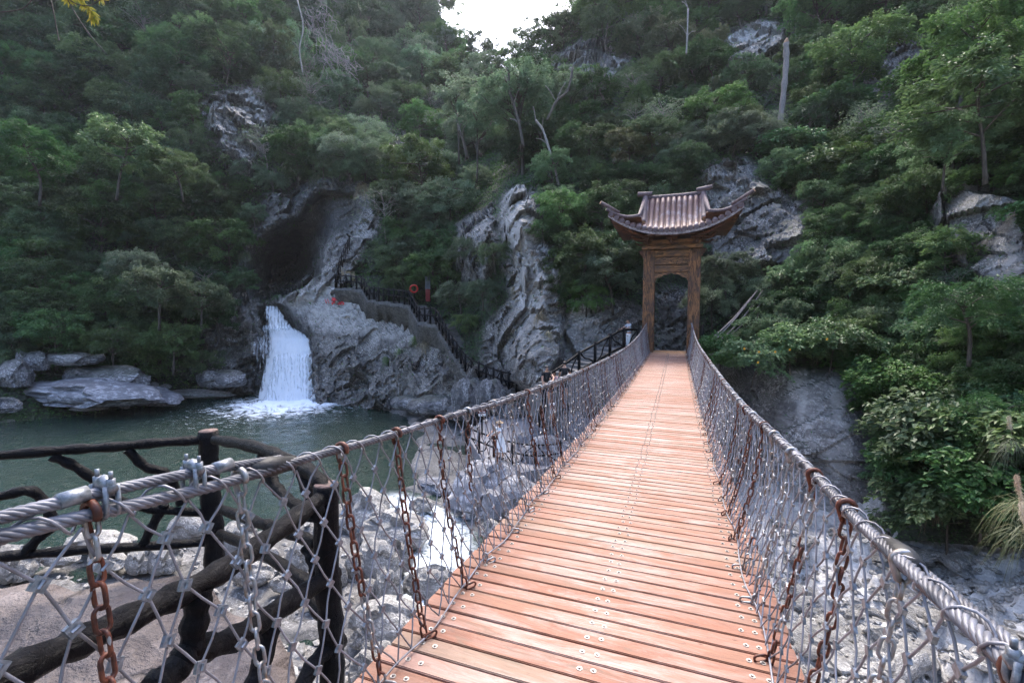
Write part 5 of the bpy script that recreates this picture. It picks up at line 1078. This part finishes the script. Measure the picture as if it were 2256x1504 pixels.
# ================================================================== SMALL THINGS
def small_things():
    m = MB(); c = at(912, 636, 36.2); ax = unit(c - CP); s = unit(np.cross(ax, [0, 0, 1])); m.tube([c + (s * math.cos(a) + np.array([0, 0, 1]) * math.sin(a)) * .28 for a in np.linspace(0, 2 * math.pi, 24, endpoint=False)], .065, 8, closed=True)
    o = m.build('life_ring', M['red'], None, True, origin=tuple(c)); tag(o, 'red life ring hung behind the path railing', 'life ring')
    for k in range(0):
        a = k * math.pi / 2 + .5; q = (s * math.cos(a) + np.array([0, 0, 1]) * math.sin(a)) * .28; b = MB(); t = (-s * math.sin(a) + np.array([0, 0, 1]) * math.cos(a)) * .03; b.tube([q - t, q + t], .069, 8); b.build('band', M['sign_white'], o)
    S = empty('life_ring_post', tuple(at(912, 668, 36.4))); tag(S, 'short dark post the life ring hangs from', 'post'); b = MB(); b.box((0, .08, .55), (.09, .06, 1.5)); b.build('post', M['branch'], S)
    o = empty('notice_board', tuple(at(943, 664, 37.0)), CYAW); tag(o, 'grey notice stone on a red painted stand under the trees', 'notice board')
    b = MB(); b.box((0, 0, 1.55), (.42, .08, 1.0)); bevel(b.build('board', M['sign_stone'], o), .02); b = MB(); b.box((0, 0, .5), (.36, .2, 1.0)); bevel(b.build('stand', M['sign_red'], o), .03); b = MB(); b.box((0, 0, 1.03), (.55, .3, .06)); b.build('ledge', M['sign_stone'], o)
    for k in range(8):
        b = MB(); b.box((0, -.045, 1.92 - k * .1), (random.uniform(.2, .32), .006, .025)); b.build('text_line', M['hair'], o)
    # red inscription painted on the rock: two characters
    Z = empty('painted_inscription', (0, 0, 0)); tag(Z, 'two red painted characters on the pale rock below the cave', 'inscription')
    for ch, strokes in enumerate(([((0,.9),(.75,.1)),((.15,.2),(.55,.0)),((.3,.85),(.1,.55)),((.45,.75),(.7,.5)),((.1,.45),(.9,.55)),((.5,1.0),(.4,-.1))], [((.1,.95),(.6,.85)),((.05,.6),(.9,.7)),((.5,1.05),(.35,.0)),((.2,.4),(0,.0)),((.55,.45),(.95,.05)),((.25,.2),(.75,.3)),((.1,.0),(.9,.02)),((.7,1.0),(.9,.8))])):
        m = MB()
        for (x1, y1), (x2, y2) in strokes:
            ps = []
            for t in np.linspace(0, 1, 5):
                u, v = x1 + (x2 - x1) * t, y1 + (y2 - y1) * t; px = 727 + ch * 17 + u * 14 + v * 6; py = 672 - v * 14; P, _ = hill(px, py); ps.append(P + unit(CP - P) * .06)
            m.tube(ps, .065, 5, flat=.6)
        m.build('character', M['paint_red'], Z)
    m = MB(); ps = []
    for k in range(4):
        P, _ = hill(716 + k * 3, 662 + (k % 2) * 9); ps.append(P + unit(CP - P) * .05)
    m.tube(ps, .03, 5); m.build('character', M['paint_red'], Z)
    # warning sign on the platform railing
    o = empty('warning_sign', tuple(at(1062, 912, 21.2)), CYAW + .2); tag(o, 'small red and white warning sign tied to the platform railing', 'sign')
    b = MB(); b.box((0, 0, .1), (.34, .02, .13)); b.build('red_panel', M['sign_red'], o); b = MB(); b.box((0, 0, -.03), (.34, .02, .12)); b.build('white_panel', M['sign_white'], o)
    b = MB(); 
    for k in range(5): b.box((-.12 + k * .06, -.013, .1), (.04, .004, .06))
    b.build('lettering', M['sign_white'], o); b = MB(); b.tube([(0, .03, .1), (0, .03, -1.1)], .04, 7); b.build('post', M['branch'], o)
    # bare broken trunk standing on the slope
    P0, P1 = at(1716, 300, 33.5), at(1733, 92, 33.0); pts = [at(1716, 305, 33.5), at(1719, 270, 33.5), at(1727, 200, 33.3), at(1732, 140, 33.2), at(1732, 95, 33.0)]; m = gnarl(pts, .19, 10, 8, .1); m.v = [tuple(np.array(v) - P0) for v in m.v]
    o = empty('broken_trunk', tuple(P0)); tag(o, 'tall bare dead trunk snapped off at the top on the right slope', 'dead tree'); m.build('trunk', M['bark_dead'], o, True); c = MB(); q = np.array(pts[-1]) - P0; c.tube([q, q + [.03, 0, .2], q + [.06, 0, .34]], [.16, .12, .03], 8); c.build('broken_end', M['logend'], o)
    # poles leaning on the rock right of the gate
    for i, (a, b_) in enumerate((((1566,748),(1655,655)),((1572,752),(1668,640)),((1585,750),(1660,672)),((1592,748),(1680,640)),((1604,742),(1676,668)))):
        d = 21.6 + i * .1; m = gnarl([at(*a, d), at((a[0] + b_[0]) / 2 + 3, (a[1] + b_[1]) / 2 + 2, d + 1), at(*b_, d + 2)], .04 - .003 * i, 7, 5); o = m.build('leaning_pole', M['bark_dead'], None, True)
        tag(o, ['grey pole leaning on the bank, lowest of the bundle', 'longest grey pole leaning on the bank right of the gate', 'middle grey pole of the leaning bundle', 'grey pole of the bundle with its tip hidden in leaves', 'short rightmost pole of the leaning bundle'][i], 'pole', 'poles leaning beside the gate')
    # bare grey trunks rising through the trees
    for i, (pts, r, lab) in enumerate(([[(1368,323,37),(1340,280,37),(1318,240,37),(1290,200,37)], .15, ''],)): pass
    for pts, r, lab in (([(1153,323,38), (1144,275,38), (1132,230,38), (1122,195,38), (1120,130, 38)], .12, 'slanting brown trunk beneath the sky gap'), ([(1232,415,35),(1222,370,35),(1207,320,35),(1195,285,35),(1180,265,35)], .09, 'thin pale trunk bending left above the outcrop'), ([(1205,265,37),(1225,225,37),(1250,200,37),(1262,150,37)], .1, 'crooked grey trunk leaning right of the sky gap'),
                        ([(1030,350,44),(1018,300,44),(1010,290,44)], .16, 'short dark trunk left of the sky gap'), ([(1512,120,40),(1514,80,40),(1516,20,40)], .07, 'straight thin trunk high above the gate'), ([(1060,345,43),(1050,320,43),(1075,285,43)], .13, 'leaning mossy trunk on the middle slope'),
                        ([(668,165,60),(660,110,60),(668,60,60),(655,0,60)], .08, 'bare whitish trunk high over the cave'), ([(1330,220,42),(1322,190,42),(1335,160,42)], .1, 'twisted pale trunk near the upper rock')):
        P0 = at(*pts[0]); m = gnarl([at(*p) - P0 for p in pts], r, 8, 6); o = empty('bare_tree', tuple(P0)); tag(o, lab, 'tree'); m.build('trunk', M['bark_pale'] if 'pale' in lab or 'whit' in lab or 'thin' in lab else M['bark'], o, True)
        for k in range(4): q = np.array(at(*pts[1 + k % (len(pts) - 1)])) - P0; e = q + np.array([random.uniform(-1.2, 1.2), random.uniform(-.6, .6), random.uniform(.4, 1.5)]); b = gnarl([q, (q + e) / 2 + [0, 0, .15], e], r * .35, 5, 4); b.build('branch', M['bark_pale'], o, True)
    # tangle of dead vines above the cave
    for j, (cx, cy, d, lab) in enumerate(((715,110,60,'tangle of bare grey vines high above the cave'), (745,150,58,'lower tangle of bare grey vines above the cave'), (690,60,62,'uppermost tangle of bare vines by the ridge'))):
        m = MB(); P0 = at(cx, cy, d)
        for k in range(34):
            p = P0 + np.array([random.uniform(-1.8, 1.8), random.uniform(-.8, .8), random.uniform(0, 3)]) + unit(CP - P0) * 1.2; q = [p - P0]
            for t in range(5): q.append(q[-1] + np.array([random.gauss(.25, .4), random.gauss(0, .25), random.gauss(-.35, .4)]))
            m.tube(spline(q, 3), .028, 4)
        o = m.build('dead_vine', M['bark_dead']); o.location = tuple(P0); tag(o, lab, 'dead vine')
    # tufts
    for px, py, d, n, L, lab, mt in ((1790,440,24.5,90,1.6,'dry brown grass tuft hanging below the shrubs right of the gate','straw'), (1762,420,26,60,1.3,'smaller straw coloured tuft left of the brown one','straw'), (1190,690,26.6,70,1.2,'dry grass tuft on the face of the pale outcrop','straw'), (1130,640,29,40,.9,'thin grass tuft at the left edge of the outcrop','straw'), (935,760,33.4,60,1.3,'drooping grass under the stone path','straw'), (915,745,33.8,50,1.0,'green grass clump on the rock under the path','leaf_light'),
        (490,770,42,60,1.6,'long pale grass on the rock left of the waterfall','leaf_grey'), (600,390,49,60,2.0,'hanging grass fringe over the left of the cave mouth','leaf_dry'), (640,375,49.5,60,2.0,'hanging grass fringe above the cave arch','leaf_dry'), (700,388,48,60,1.8,'hanging grass fringe above the dark cave wall','leaf_dry'), (560,480,47,50,1.8,'grass curtain on the left rim of the cave','leaf_dry'), (830,420,46,60,2.0,'brown roots and grass right of the cave','straw'), (800,410,46.5,60,1.8,'brown roots hanging from the cave roof edge','straw'), (540,560,46,40,1.4,'grass clump low on the left cave rim','leaf_dry'),
        (1205,740,26,40,.8,'small dry tuft low on the outcrop','straw'), (2065,1105,14.2,50,1.0,'withered leaf bundle hanging from the bank by the dry bed','straw'), (880,775,34.6,40,.8,'fern clump on the wet rock under the path','leaf_light'), (850,790,35.6,40,.8,'green weeds on the wet rock right of the fall','leaf')):
        P, _ = hill(px, py); grass_tuft('grass_tuft', P + unit(CP - P) * .35, int(n * (2.2 if px < 860 else 1.2)), L, lab, mt, wd=.032 if px < 860 else .02, group='grass tufts hanging on the rock')
    # plumed reed grass at the right edge
    for px, py, d, lab in ((2252,1090,7.6,'plumed reed grass at the right frame edge above the dry bed'), (2235,960,9.6,'reed grass with one pale plume among the vines'), (2262,1150,7.0,'lowest clump of plumed reed grass at the right edge')):
        P = at(px, py, d); o = grass_tuft('reed_grass', P - [0, 0, .2], 55, .8, lab, 'leaf_dry', hang=True, cat='reed grass', wd=.009, out=unit(-RT - FW * .3))
        for k, (dx, dy) in enumerate(((-14, -42), (-6, -10), (2, 24))[:2 if 'one' not in lab else 1]):
            q = at(px + dx, py + dy, d) - P; m = MB(); m.tube([(0, 0, -.2), tuple(q * .7 + [0, 0, -.05]), tuple(q)], .004, 4); st = m.build('stem', M['straw'], o); st.location = (0, 0, .2)
            g = np.random.default_rng(k + 3); n = 420; t = g.random(n); C = q + [0, 0, .2] + np.array([.05, 0, -.26])[None] * (t[:, None] - .1) + g.normal(0, .012, (n, 3)); D = np.array([.3, 0, -.9]) + g.normal(0, .45, (n, 3)); N = g.normal(0, 1, (n, 3)); link('plume', leaf_mesh('plume', C, D, N, .06, .004, g.random(n)), M['plume'], o)
    # yellow leaved twig hanging into the top left corner
    o = empty('hanging_twig', tuple(at(60, -60, 3.0))); tag(o, 'hanging twig with yellow green leaves at the top left corner', 'branch'); P0 = at(60, -60, 3.0)
    for pts in ([(-40, 30), (30, 24), (60, 12), (90, -30)], [(90, -60), (112, 0), (122, 50), (130, 90)], [(130, -40), (160, 20), (200, 80), (235, 120)], [(140,-10),(170,10),(200,12),(230,-6)]):
        m = MB(); m.tube(spline([at(x, y, 3.0) - P0 for x, y in pts], 5), .0035, 5); m.build('stem', M['bark'], o)
    g = np.random.default_rng(4); C, D = [], []
    for cx, cy in ((150,4),(165,2),(185,14),(196,22),(202,30),(210,40),(222,0),(205,46),(178,0)):
        b = at(cx, cy - 6, 3.0) - P0
        for a in np.linspace(-1.1, 1.1, 5): C.append(b); D.append(RT * math.sin(a) * .8 + np.array([0, 0, -1]) * math.cos(a) + g.normal(0, .12, 3))
    n = len(C); link('leaves', leaf_mesh('leaves', np.array(C), np.array(D), unit(-FW + g.normal(0, .4, (n, 3))), .055, .016, g.random(n)), M['leaf_yellow'], o)
small_things()
def hero_plants():
    H = [('slender_tree','grand',(1152,345),41,1.0,'great spreading pale tree standing before the sky gap'),('slender_tree','grand',(1265,300),46,.8,'second spreading tree leaning in from the right of the sky'),('slender_tree','airy_g',(1010,290),46,1.35,'pale round headed tree left of the sky gap'),('slender_tree','airy',(1185,240),44,1.2,'dark twiggy tree reaching up into the sky'),('slender_tree','airy_g',(1270,250),42,1.15,'grey green tree at the right border of the sky'),('slender_tree','airy_g',(1050,335),43,1.2,'light green tree below the sky gap'),
         ('slender_tree','airy_g',(930,180),78,1.7,'hazy tree on the left ridge against the sky'),('slender_tree','airy',(975,210),72,1.5,'hazy tree low on the left ridge'),('slender_tree','airy_g',(890,80),88,1.8,'faint tree at the top of the left ridge'),('slender_tree','airy',(1160,225),62,1.3,'small far tree in the notch of the valley'),('slender_tree','airy_g',(1215,200),58,1.2,'airy tree beside the bare upper rock'),('slender_tree','airy',(1340,120),50,1.3,'dark leafy tree overhanging the right of the sky'),('slender_tree','airy_g',(1090,250),60,1.2,'thin grey tree in the middle of the notch'),('slender_tree','airy',(1250,120),56,1.3,'scraggly tree on the bare upper rock'),('slender_tree','airy_g',(1045,200),70,1.4,'thin hazy tree left in the notch'),
         ('slender_tree','airy_g',(1092,205),60,1.35,'pale backlit tree standing in the sky gap, left one'),('slender_tree','airy',(1150,190),60,1.3,'dark backlit tree standing in the middle of the sky gap'),('slender_tree','airy_l',(1205,150),56,1.3,'backlit tree at the right of the sky gap'),('slender_tree','airy_g',(1030,160),76,1.8,'hazy backlit tree left in the sky gap'),('slender_tree','airy_l',(1300,60),55,1.3,'tree with drooping boughs at the upper right of the sky'),
         ('bush','dense_g',(350,640),36.0,1.55,'large silvery green bush leaning over the far bank'),('bush','dense_g',(440,660),38,1.3,'silvery green bush right of the largest one on the bank'),('bush','dense_g',(300,585),37,1.1,'silvery bush topmost on the far bank'),
         ('tree','feather_l',(885,625),40,1.35,'pale green spreading tree beside the cave steps'),('tree','broad',(965,610),38.6,1.3,'dark spreading tree over the life ring'),('tree','dense_g',(900,560),41.5,1.3,'grey green tree crown above the cave path'),('tree','feather_g',(1015,650),35.5,1.0,'small tree right of the notice board'),('tree','dense_g',(838,560),44,1.0,'light bushy tree at the top of the yellow steps'),('shrub','feather_l',(1025,712),33,.6,'low shrub beside the steps'),('tree','feather_g',(1050,560),36,1.2,'grey tree leaning toward the pale outcrop'),('tree','broad',(985,560),39,1.3,'dark tree between the cave and the outcrop'),
         ('tree','broad_l',(1235,480),29.8,1.0,'bright young tree just right of the pale outcrop tip'),('bush','dense',(1290,560),27.5,1.25,'dark bush left of the gate post'),('bush','dense_g',(1350,600),26.5,1.2,'grey green bush touching the left gate post'),('bush','dense',(1240,620),28,.9,'small dark bush on the outcrop shoulder'),('bush','feather_l',(1290,660),27,.8,'feathery shrub low on the pale rock'),('bush','dense',(1385,560),27.6,1.2,'dark bush under the left gate eave'),('bush','dense',(1330,470),30,1.3,'dark bush above the gate left corner'),('bush','dense_g',(1600,600),25.6,1.0,'pale shrub right of the gate post'),('bush','feather_g',(1570,660),25,.8,'thin shrub at the right gate post'),
         ('shrub','feather_l',(1195,505),29.5,.55,'small green shrub growing out of the pale outcrop top'),('shrub','dense',(1215,590),28.6,.6,'dark shrub in a cleft of the pale outcrop'),('shrub','feather',(1235,650),27.6,.6,'drooping shrub on the right flank of the pale outcrop'),('shrub','dense_g',(1065,640),31.5,.7,'grey shrub left of the pale outcrop'),('shrub','feather',(1090,560),31.5,.7,'dark drooping shrub on the left face of the outcrop'),
         ('vine_bush','vine',(1660,752),19.4,.95,'broad leaved bush with orange flowers on the cliff ledge'),('vine_bush','vine',(1745,725),19.2,.95,'broad leaved bush right of the flowering one'),('vine_bush','vine',(1580,740),22,.8,'fresh green shrub at the right foot of the gate'),('vine_bush','vine',(1590,775),21.2,.55,'low green weeds under the leaning poles'),('vine_bush','vine',(1835,715),18.6,.95,'vine curtain above the stained cliff face'),('vine_bush','vine',(1975,800),16.8,1.0,'vine bush at the right border of the stained face'),
         ('vine_bush','vine',(2050,950),14.8,1.1,'vine bush halfway down beside the cliff'),('vine_bush','vine',(2090,1060),13.6,1.2,'lowest vine bush above the dry bed'),('vine_bush','vine',(2180,1000),12.4,1.2,'large leaved vines near the right edge'),('vine_bush','vine',(2040,1050),14.4,.8,'vine tips hanging over the cliff foot'),('vine_bush','vine',(2220,900),12.4,1.3,'vine mass at the right edge under the rock'),('vine_bush','vine',(2100,880),14,1.4,'broad vine mass right of the cliff face'),('tree','broad_v',(2180,250),17.5,1.3,'bright green layered tree in the top right'),('tree','broad_l',(2080,330),18.5,.8,'yellow tipped shrub in the upper right'),('tree','broad_v',(2120,120),21,1.2,'leafy tree at the top right corner'),('tree','feather_v',(2140,680),14.6,.9,'dark fern like shrub on the right slope'),
         ('tree','broad_v',(80,360),40,1.8,'bright green tree at the left frame edge'),('tree','broad_v',(255,345),41,1.9,'bright green rounded tree on the left slope'),('tree','broad_l',(400,380),42,1.3,'bright green bush tree toward the cave'),('tree','broad_l',(600,95),62,1.3,'yellow green tree high left of the vines'),('tree','feather_l',(620,190),58,1.4,'light olive tree right of the left crag'),('bush','broad_l',(745,300),52,1.2,'bright bush alone above the cave'),('bush','dense_g',(430,180),52,1.1,'pale bush on the left crag'),
         ('shrub','feather_g',(600,400),48.5,.9,'grey shrub hanging over the left of the cave roof'),('shrub','feather',(655,378),49,.9,'dark shrub hanging over the cave roof'),('shrub','feather_l',(710,372),48.5,.9,'light shrub hanging over the middle of the cave roof'),('shrub','feather',(770,378),47,.9,'dark shrub at the right of the cave roof'),('shrub','dense_g',(560,470),46.5,.8,'grey bush on the upper left rim of the cave'),
         ('bush','dense',(860,430),44,1.2,'dark bush right of the cave roof'),('bush','dense',(540,620),43.5,.9,'small bush on the left cave rim'),('tree','broad',(480,700),41.5,1.2,'dark tree over the rock left of the fall'),('tree','broad',(380,760),37,1.2,'dark tree hanging low over the far bank'),('tree','feather',(250,760),36.5,1.2,'shadowed drooping tree behind the bank rocks'),('tree','broad',(120,740),35.5,1.3,'shadowed tree behind the layered boulder'),('tree','dense',(450,800),40,.9,'dark bush at the foot of the left rock')]
    for nm, k, (px, py), d, sc, lab in H:
        P = at(px, py, d); cat = nm.replace('_', ' ').replace('slender ', '')
        plant(nm, k, P - np.array([0, 0, (1.9 if nm == 'slender_tree' else 1.55) * sc]) + unit(CP - P) * .3, sc, lab, cat, tilt=(random.uniform(-.1, .1), random.uniform(-.1, .1)))
    VP = [(1985,690),(2060,700),(2140,730),(2215,700),(2020,780),(2100,790),(2190,800),(2260,790),(1960,880),(2050,870),(2140,890),(2230,880),(2010,960),(2100,985),(2190,960),(2075,1075),(2150,1065),(2230,1060),(1930,740),(1870,690),(1985,1010),(2260,980),(1790,690),(1700,700)]
    for i, (px, py) in enumerate(VP):
        P, _ = hill(px, py); P = P + unit(CP - P) * random.uniform(.3, .9); sc = random.uniform(.55, .95)
        o = plant('vine_bush' if i % 3 else 'shrub', 'vine' if i % 3 else 'feather_v', P - np.array([0, 0, .8 * sc]), sc, '', 'vine bush' if i % 3 else 'shrub', tilt=(random.uniform(-.5, .5), random.uniform(-.5, .5)))
        same = sorted(q for n_, q in enumerate(VP) if (n_ % 3 > 0) == (i % 3 > 0))
        o['label'] = ('vine bush' if i % 3 else 'drooping shrub') + ' of the leafy curtain by the right cliff, ' + ORD[same.index((px, py))] + ' from left'; o['group'] = 'leafy curtain on the right cliff'
    SK = [(945,120,86),(985,110,82),(1020,150,74),(1130,170,62),(1175,170,58),(1240,90,56),(1290,70,54),(1065,190,66)]
    for i, (px, py, d) in enumerate(SK):
        P = at(px, py + 12, d); plant('slender_tree', ['airy_l', 'airy_g', 'airy'][i % 3], P - np.array([0, 0, 1.5]), random.uniform(1.0, 1.5), 'lacy treetop against the sky, ' + ORD[sorted(SK).index((px, py, d))] + ' from the left', 'tree', 'lacy treetops against the sky gap')
    for i, (px, py, d) in enumerate(((1640,768,17.2),(1672,775,17.1),(1708,775,17.0),(1670,798,17.0),(1822,747,16.4),(1740,770,17))):
        m = MB(); c = at(px, py, d); g = unit(CP - c)
        for k in range(5): a = k * 1.256; u = RT * math.cos(a) + np.array([0, 0, 1]) * math.sin(a); v = np.cross(u, g); m.add([tuple(g * .02), tuple(u * .03 + v * .02 + g * .01), tuple(u * .055 + g * .02), tuple(u * .03 - v * .02 + g * .01)], [(0, 1, 2, 3)])
        o = m.build('flower', M['flower']); o.location = tuple(c); tag(o, 'orange flower on the ledge bush, ' + ['leftmost upper', 'second from left', 'upper right of the cluster', 'lowest', 'alone far to the right', 'rightmost of the cluster'][i], 'flower', 'orange flowers on the ledge bush')
    # grass and moss on the far bank
    g = np.random.default_rng(9); C = []
    for k in range(9000):
        px, py = g.uniform(-20, 470), 0; py = np.interp(px, [0, 100, 200, 470], [920, 905, 862, 850]) + g.normal(-18, 20); P = atz(px, py, WATER_Z + .35); C.append(P + [0, 0, g.uniform(-.1, .25)])
    C = np.array(C); n = len(C); o = link('bank_grass', leaf_mesh('bank_grass', C, np.array([0, 0, 1.0]) + g.normal(0, .5, (n, 3)), g.normal(0, 1, (n, 3)), .16, .03, g.random(n) * .9), M['leaf']); tag(o, 'short mossy grass along the far bank', 'grass', None, 'stuff')
hero_plants()

# ================================================================== PEOPLE
def skin_obj(name, nodes, edges, mat, parent, sub=1):
    me = bpy.data.meshes.new(name); me.from_pydata([n[0] for n in nodes], edges, []); o = link(name, me, mat, parent)
    md = o.modifiers.new('skin', 'SKIN'); md.use_smooth_shade = True; s = o.modifiers.new('sub', 'SUBSURF'); s.levels = s.render_levels = sub
    if not me.skin_vertices: bpy.context.view_layer.objects.active = o
    lay = me.skin_vertices[0].data if len(me.skin_vertices) else None
    if lay is None: me.skin_vertices.new() if hasattr(me.skin_vertices, 'new') else None; lay = me.skin_vertices[0].data
    for i, n in enumerate(nodes): r = n[1]; lay[i].radius = (r if isinstance(r, tuple) else (r, r)); lay[i].use_root = (i == 0)
    return o
def person(loc, rz, h, label, shirt='cloth_black', lower='shorts', lowmat='cloth_black', arms=((.25, -.05), (.25, -.05)), hair='short', hold=None, lean=0.0, group=None, head_pitch=.15):
    k = h / 1.7; P = empty('person', tuple(loc), rz); P.scale = (k, k, k); tag(P, label, 'person', group)
    # faces -Y
    N = []; E = []
    def nd(p, r, par=None): N.append((tuple(p), r)); i = len(N) - 1; (E.append((par, i)) if par is not None else None); return i
    ly = -lean; pel = nd((0, 0, .93), (.13, .10)); wa = nd((0, ly * .3, 1.07), (.115, .085), pel); ch = nd((0, ly * .8, 1.27), (.14, .10), wa); nb = nd((0, ly, 1.43), (.06, .055), ch); nk = nd((0, ly - .01, 1.49), .048, nb)
    hy = ly - .02 - head_pitch * .2; h1 = nd((0, hy, 1.545), (.062, .075), nk); h2 = nd((0, hy - .005, 1.61), (.072, .088), h1); h3 = nd((0, hy + .008, 1.665), (.05, .06), h2); nd((0, hy - .092, 1.585), (.014, .012), h2)
    hands = []; elbows = []
    for s, (fw, up) in zip((-1, 1), arms):
        sh = nd((s * .175, ly, 1.40), .052, nb); el = nd((s * .22, ly - fw * .35, 1.40 - .27 * math.cos(min(1.2, fw))), .04, sh); bend = fw * 1.1 + .15
        ey, ez = N[el][0][1], N[el][0][2]; w_ = (s * .22 - s * (.1 if hold or fw > .5 else 0), ey - .24 * math.sin(bend), ez - .24 * math.cos(bend) + up); wr = nd(w_, .026, el); elbows.append(N[el][0])
        dv = Vector(w_) - Vector(N[el][0]); dv.normalize(); pm = Vector(w_) + dv * .05; pa = nd(pm, (.032, .018), wr); hands.append(pm)
        sd = dv.cross(Vector((0, 0, 1))).normalized() if abs(dv.z) < .9 else Vector((0, 1, 0))
        for f in range(4):
            b = pm + dv * .035 + sd * (-.024 + .016 * f); Lf = (.065, .075, .07, .055)[f]; q1 = nd(b, .009, pa); q2 = nd(b + dv * Lf * .5 + Vector((0, -.008, -.01)), .008, q1); nd(b + dv * Lf * .85 + Vector((0, -.02, -.02)), .007, q2)
        tb = pm + sd * -.036 * 1; t1 = nd(tb, .010, pa); nd(tb + dv * .035 + sd * -.02, .008, t1)
    for s in (-1, 1):
        hp = nd((s * .095, 0, .87), (.095, .095), pel); kn = nd((s * .10, -.015, .49), .056, hp); cf = nd((s * .10, .015, .34), .053, kn); an = nd((s * .10, .02, .09), .036, cf); nd((s * .115, -.10, .035), (.038, .028), an)
    skin_obj('body', N, E, M['skin'], P)
    # shirt
    S = [((0, 0, .95), (.142, .115)), ((0, ly * .3, 1.07), (.132, .102)), ((0, ly * .8, 1.27), (.155, .116)), ((0, ly, 1.42), (.085, .07))]; SE = [(0, 1), (1, 2), (2, 3)]
    for s, e in zip((-1, 1), elbows): i = len(S); S += [((s * .172, ly, 1.40), .064), (tuple(Vector((s * .172, ly, 1.40)).lerp(Vector(e), .55)), .058)]; SE += [(3, i), (i, i + 1)]
    skin_obj('shirt', S, SE, M[shirt], P)
    if lower in ('shorts', 'trousers'):
        low = .55 if lower == 'shorts' else .1; S = [((0, 0, .95), (.14, .112))]; SE = []
        for s in (-1, 1): i = len(S); S += [((s * .095, 0, .86), .106), ((s * .10, -.01, .68), .088), ((s * .10, 0, low), .078 if lower == 'shorts' else .055)]; SE += [(0, i), (i, i + 1), (i + 1, i + 2)]
        skin_obj(lower, S, SE, M[lowmat], P)
    else:
        m = MB(); V = []; F = []; n = 24; zs = [1.04, .95, .8, .6, .45, .38]; rs = [.13, .16, .2, .25, .29, .31]
        for z, r in zip(zs, rs):
            for a in range(n): q = r * (1 + .06 * math.sin(a * 1.57 * 2) * (1.04 - z)); V.append((q * math.cos(a * 2 * math.pi / n), q * .8 * math.sin(a * 2 * math.pi / n), z))
        for i in range(5):
            for a in range(n): F.append((i * n + a, i * n + (a + 1) % n, i * n + n + (a + 1) % n, i * n + n + a))
        m.add(V, F); m.build('skirt', M[lowmat], P, True)
    for s in (-1, 1): m = MB(); m.box((s * .11, -.05, .035), (.095, .26, .07)); bevel(m.build('shoe', M['shoe'], P), .025, 3)
    # hair or hat
    bm = bmesh.new(); bmesh.ops.create_uvsphere(bm, u_segments=18, v_segments=12, radius=1)
    for v in bm.verts:
        x, y, z = v.co; lowr = y > .1
        cut = -.9 if (hair == 'long' and y > -.1) else -.35
        z2 = max(z, cut if lowr else .22); v.co = (x * .086, hy + .012 + y * .1, 1.635 + z2 * .088 * (2.2 if (hair == 'long' and z2 < 0) else 1))
    me = bpy.data.meshes.new('hair'); bm.to_mesh(me); bm.free(); me.polygons.foreach_set('use_smooth', [True] * len(me.polygons)); link('hair', me, M['hair'], P)
    for s in (-1, 1):
        m = MB(); m.tube([(s * .028, hy - .083, 1.617), (s * .028, hy - .093, 1.617)], .009, 8); m.build('eye', M['hair'], P)
    m = MB(); m.tube([(-.02, hy - .082, 1.557), (.02, hy - .082, 1.557)], .006, 5); m.build('mouth', M['sign_red'], P)
    if hair == 'hat': m = MB(); m.tube([(0, hy + .01, 1.66), (0, hy + .01, 1.668), (0, hy + .01, 1.675), (0, hy + .01, 1.75)], [.19, .19, .1, .085], 20); m.build('hat', M['hat_straw'], P, True)
    if hold == 'phone':
        c = (hands[0] + hands[1]) / 2 + Vector((0, -.04, .03)); m = MB(); m.box(tuple(c), (.075, .01, .15), Matrix.Rotation(-.5, 3, 'X')); o = bevel(m.build('phone', M['tape']), .003)
        bpy.context.view_layer.update(); o.matrix_world = Matrix.Translation(Vector(loc)) @ Matrix.Rotation(rz, 4, 'Z') @ Matrix.Scale(k, 4); tag(o, 'dark phone held by the woman at the gate landing', 'phone')
    return P
def ppl(px, hy, fy, d): a, b = at(px, fy, d), at(px, hy, d); return a, (b[2] - a[2])
L_, h_ = ppl(1385, 703, 772, 23.6); person(L_, CYAW - 1.25, h_, 'woman in a grey top and white trousers looking at her phone by the gate', 'cloth_grey', 'trousers', 'cloth_white', ((.75, .12), (.75, .12)), hold='phone', head_pitch=.3)
L_, h_ = ppl(1204, 805, 893, 19.9); person(L_, CYAW + .2, h_, 'person in a black T-shirt and black shorts facing the camera on the landing', arms=((.3, 0), (.9, .05)))
L_, h_ = ppl(1243, 796, 884, 20.3); person(L_, CYAW + 2.9, h_, 'person in black clothes turned away beside the steps', arms=((.5, 0), (.35, 0)))
L_, h_ = ppl(1222, 818, 888, 20.6); person(L_, CYAW - .8, h_, 'shorter dark haired person between the two dressed in black', 'cloth_pink', 'shorts', 'cloth_black', ((.8, .08), (.5, 0)), hair='long')
L_, h_ = ppl(1104, 927, 1010, 18.6); person(L_, CYAW - .9, h_, 'woman in a white dress and brown hat standing on the platform', 'cloth_white', 'skirt', 'cloth_white', ((.9, .05), (.9, .05)), hair='hat', lean=.06)
L_, h_ = ppl(1216, 880, 926, 19.2); person(L_, CYAW + .4, h_, 'small child in white clothes on the grey rocks', 'cloth_white', 'shorts', 'cloth_white', ((.4, 0), (.3, 0)))

# ================================================================== AIR
def haze():
    m = MB(); m.box((-12, 5, 48), (250, 300, 116)); o = m.build('haze'); mt = bpy.data.materials.new('haze_air'); mt.use_nodes = True; t = mt.node_tree; t.nodes.remove(t.nodes['Principled BSDF'])
    v = t.nodes.new('ShaderNodeVolumePrincipled'); v.inputs['Color'].default_value = (.85, .9, 1, 1); v.inputs['Density'].default_value = .0002; v.inputs['Anisotropy'].default_value = .45; t.links.new(v.outputs[0], t.nodes['Material Output'].inputs['Volume']); o.data.materials.append(mt); tag(o, 'thin humid haze in the gorge', None, None, 'stuff')
haze()
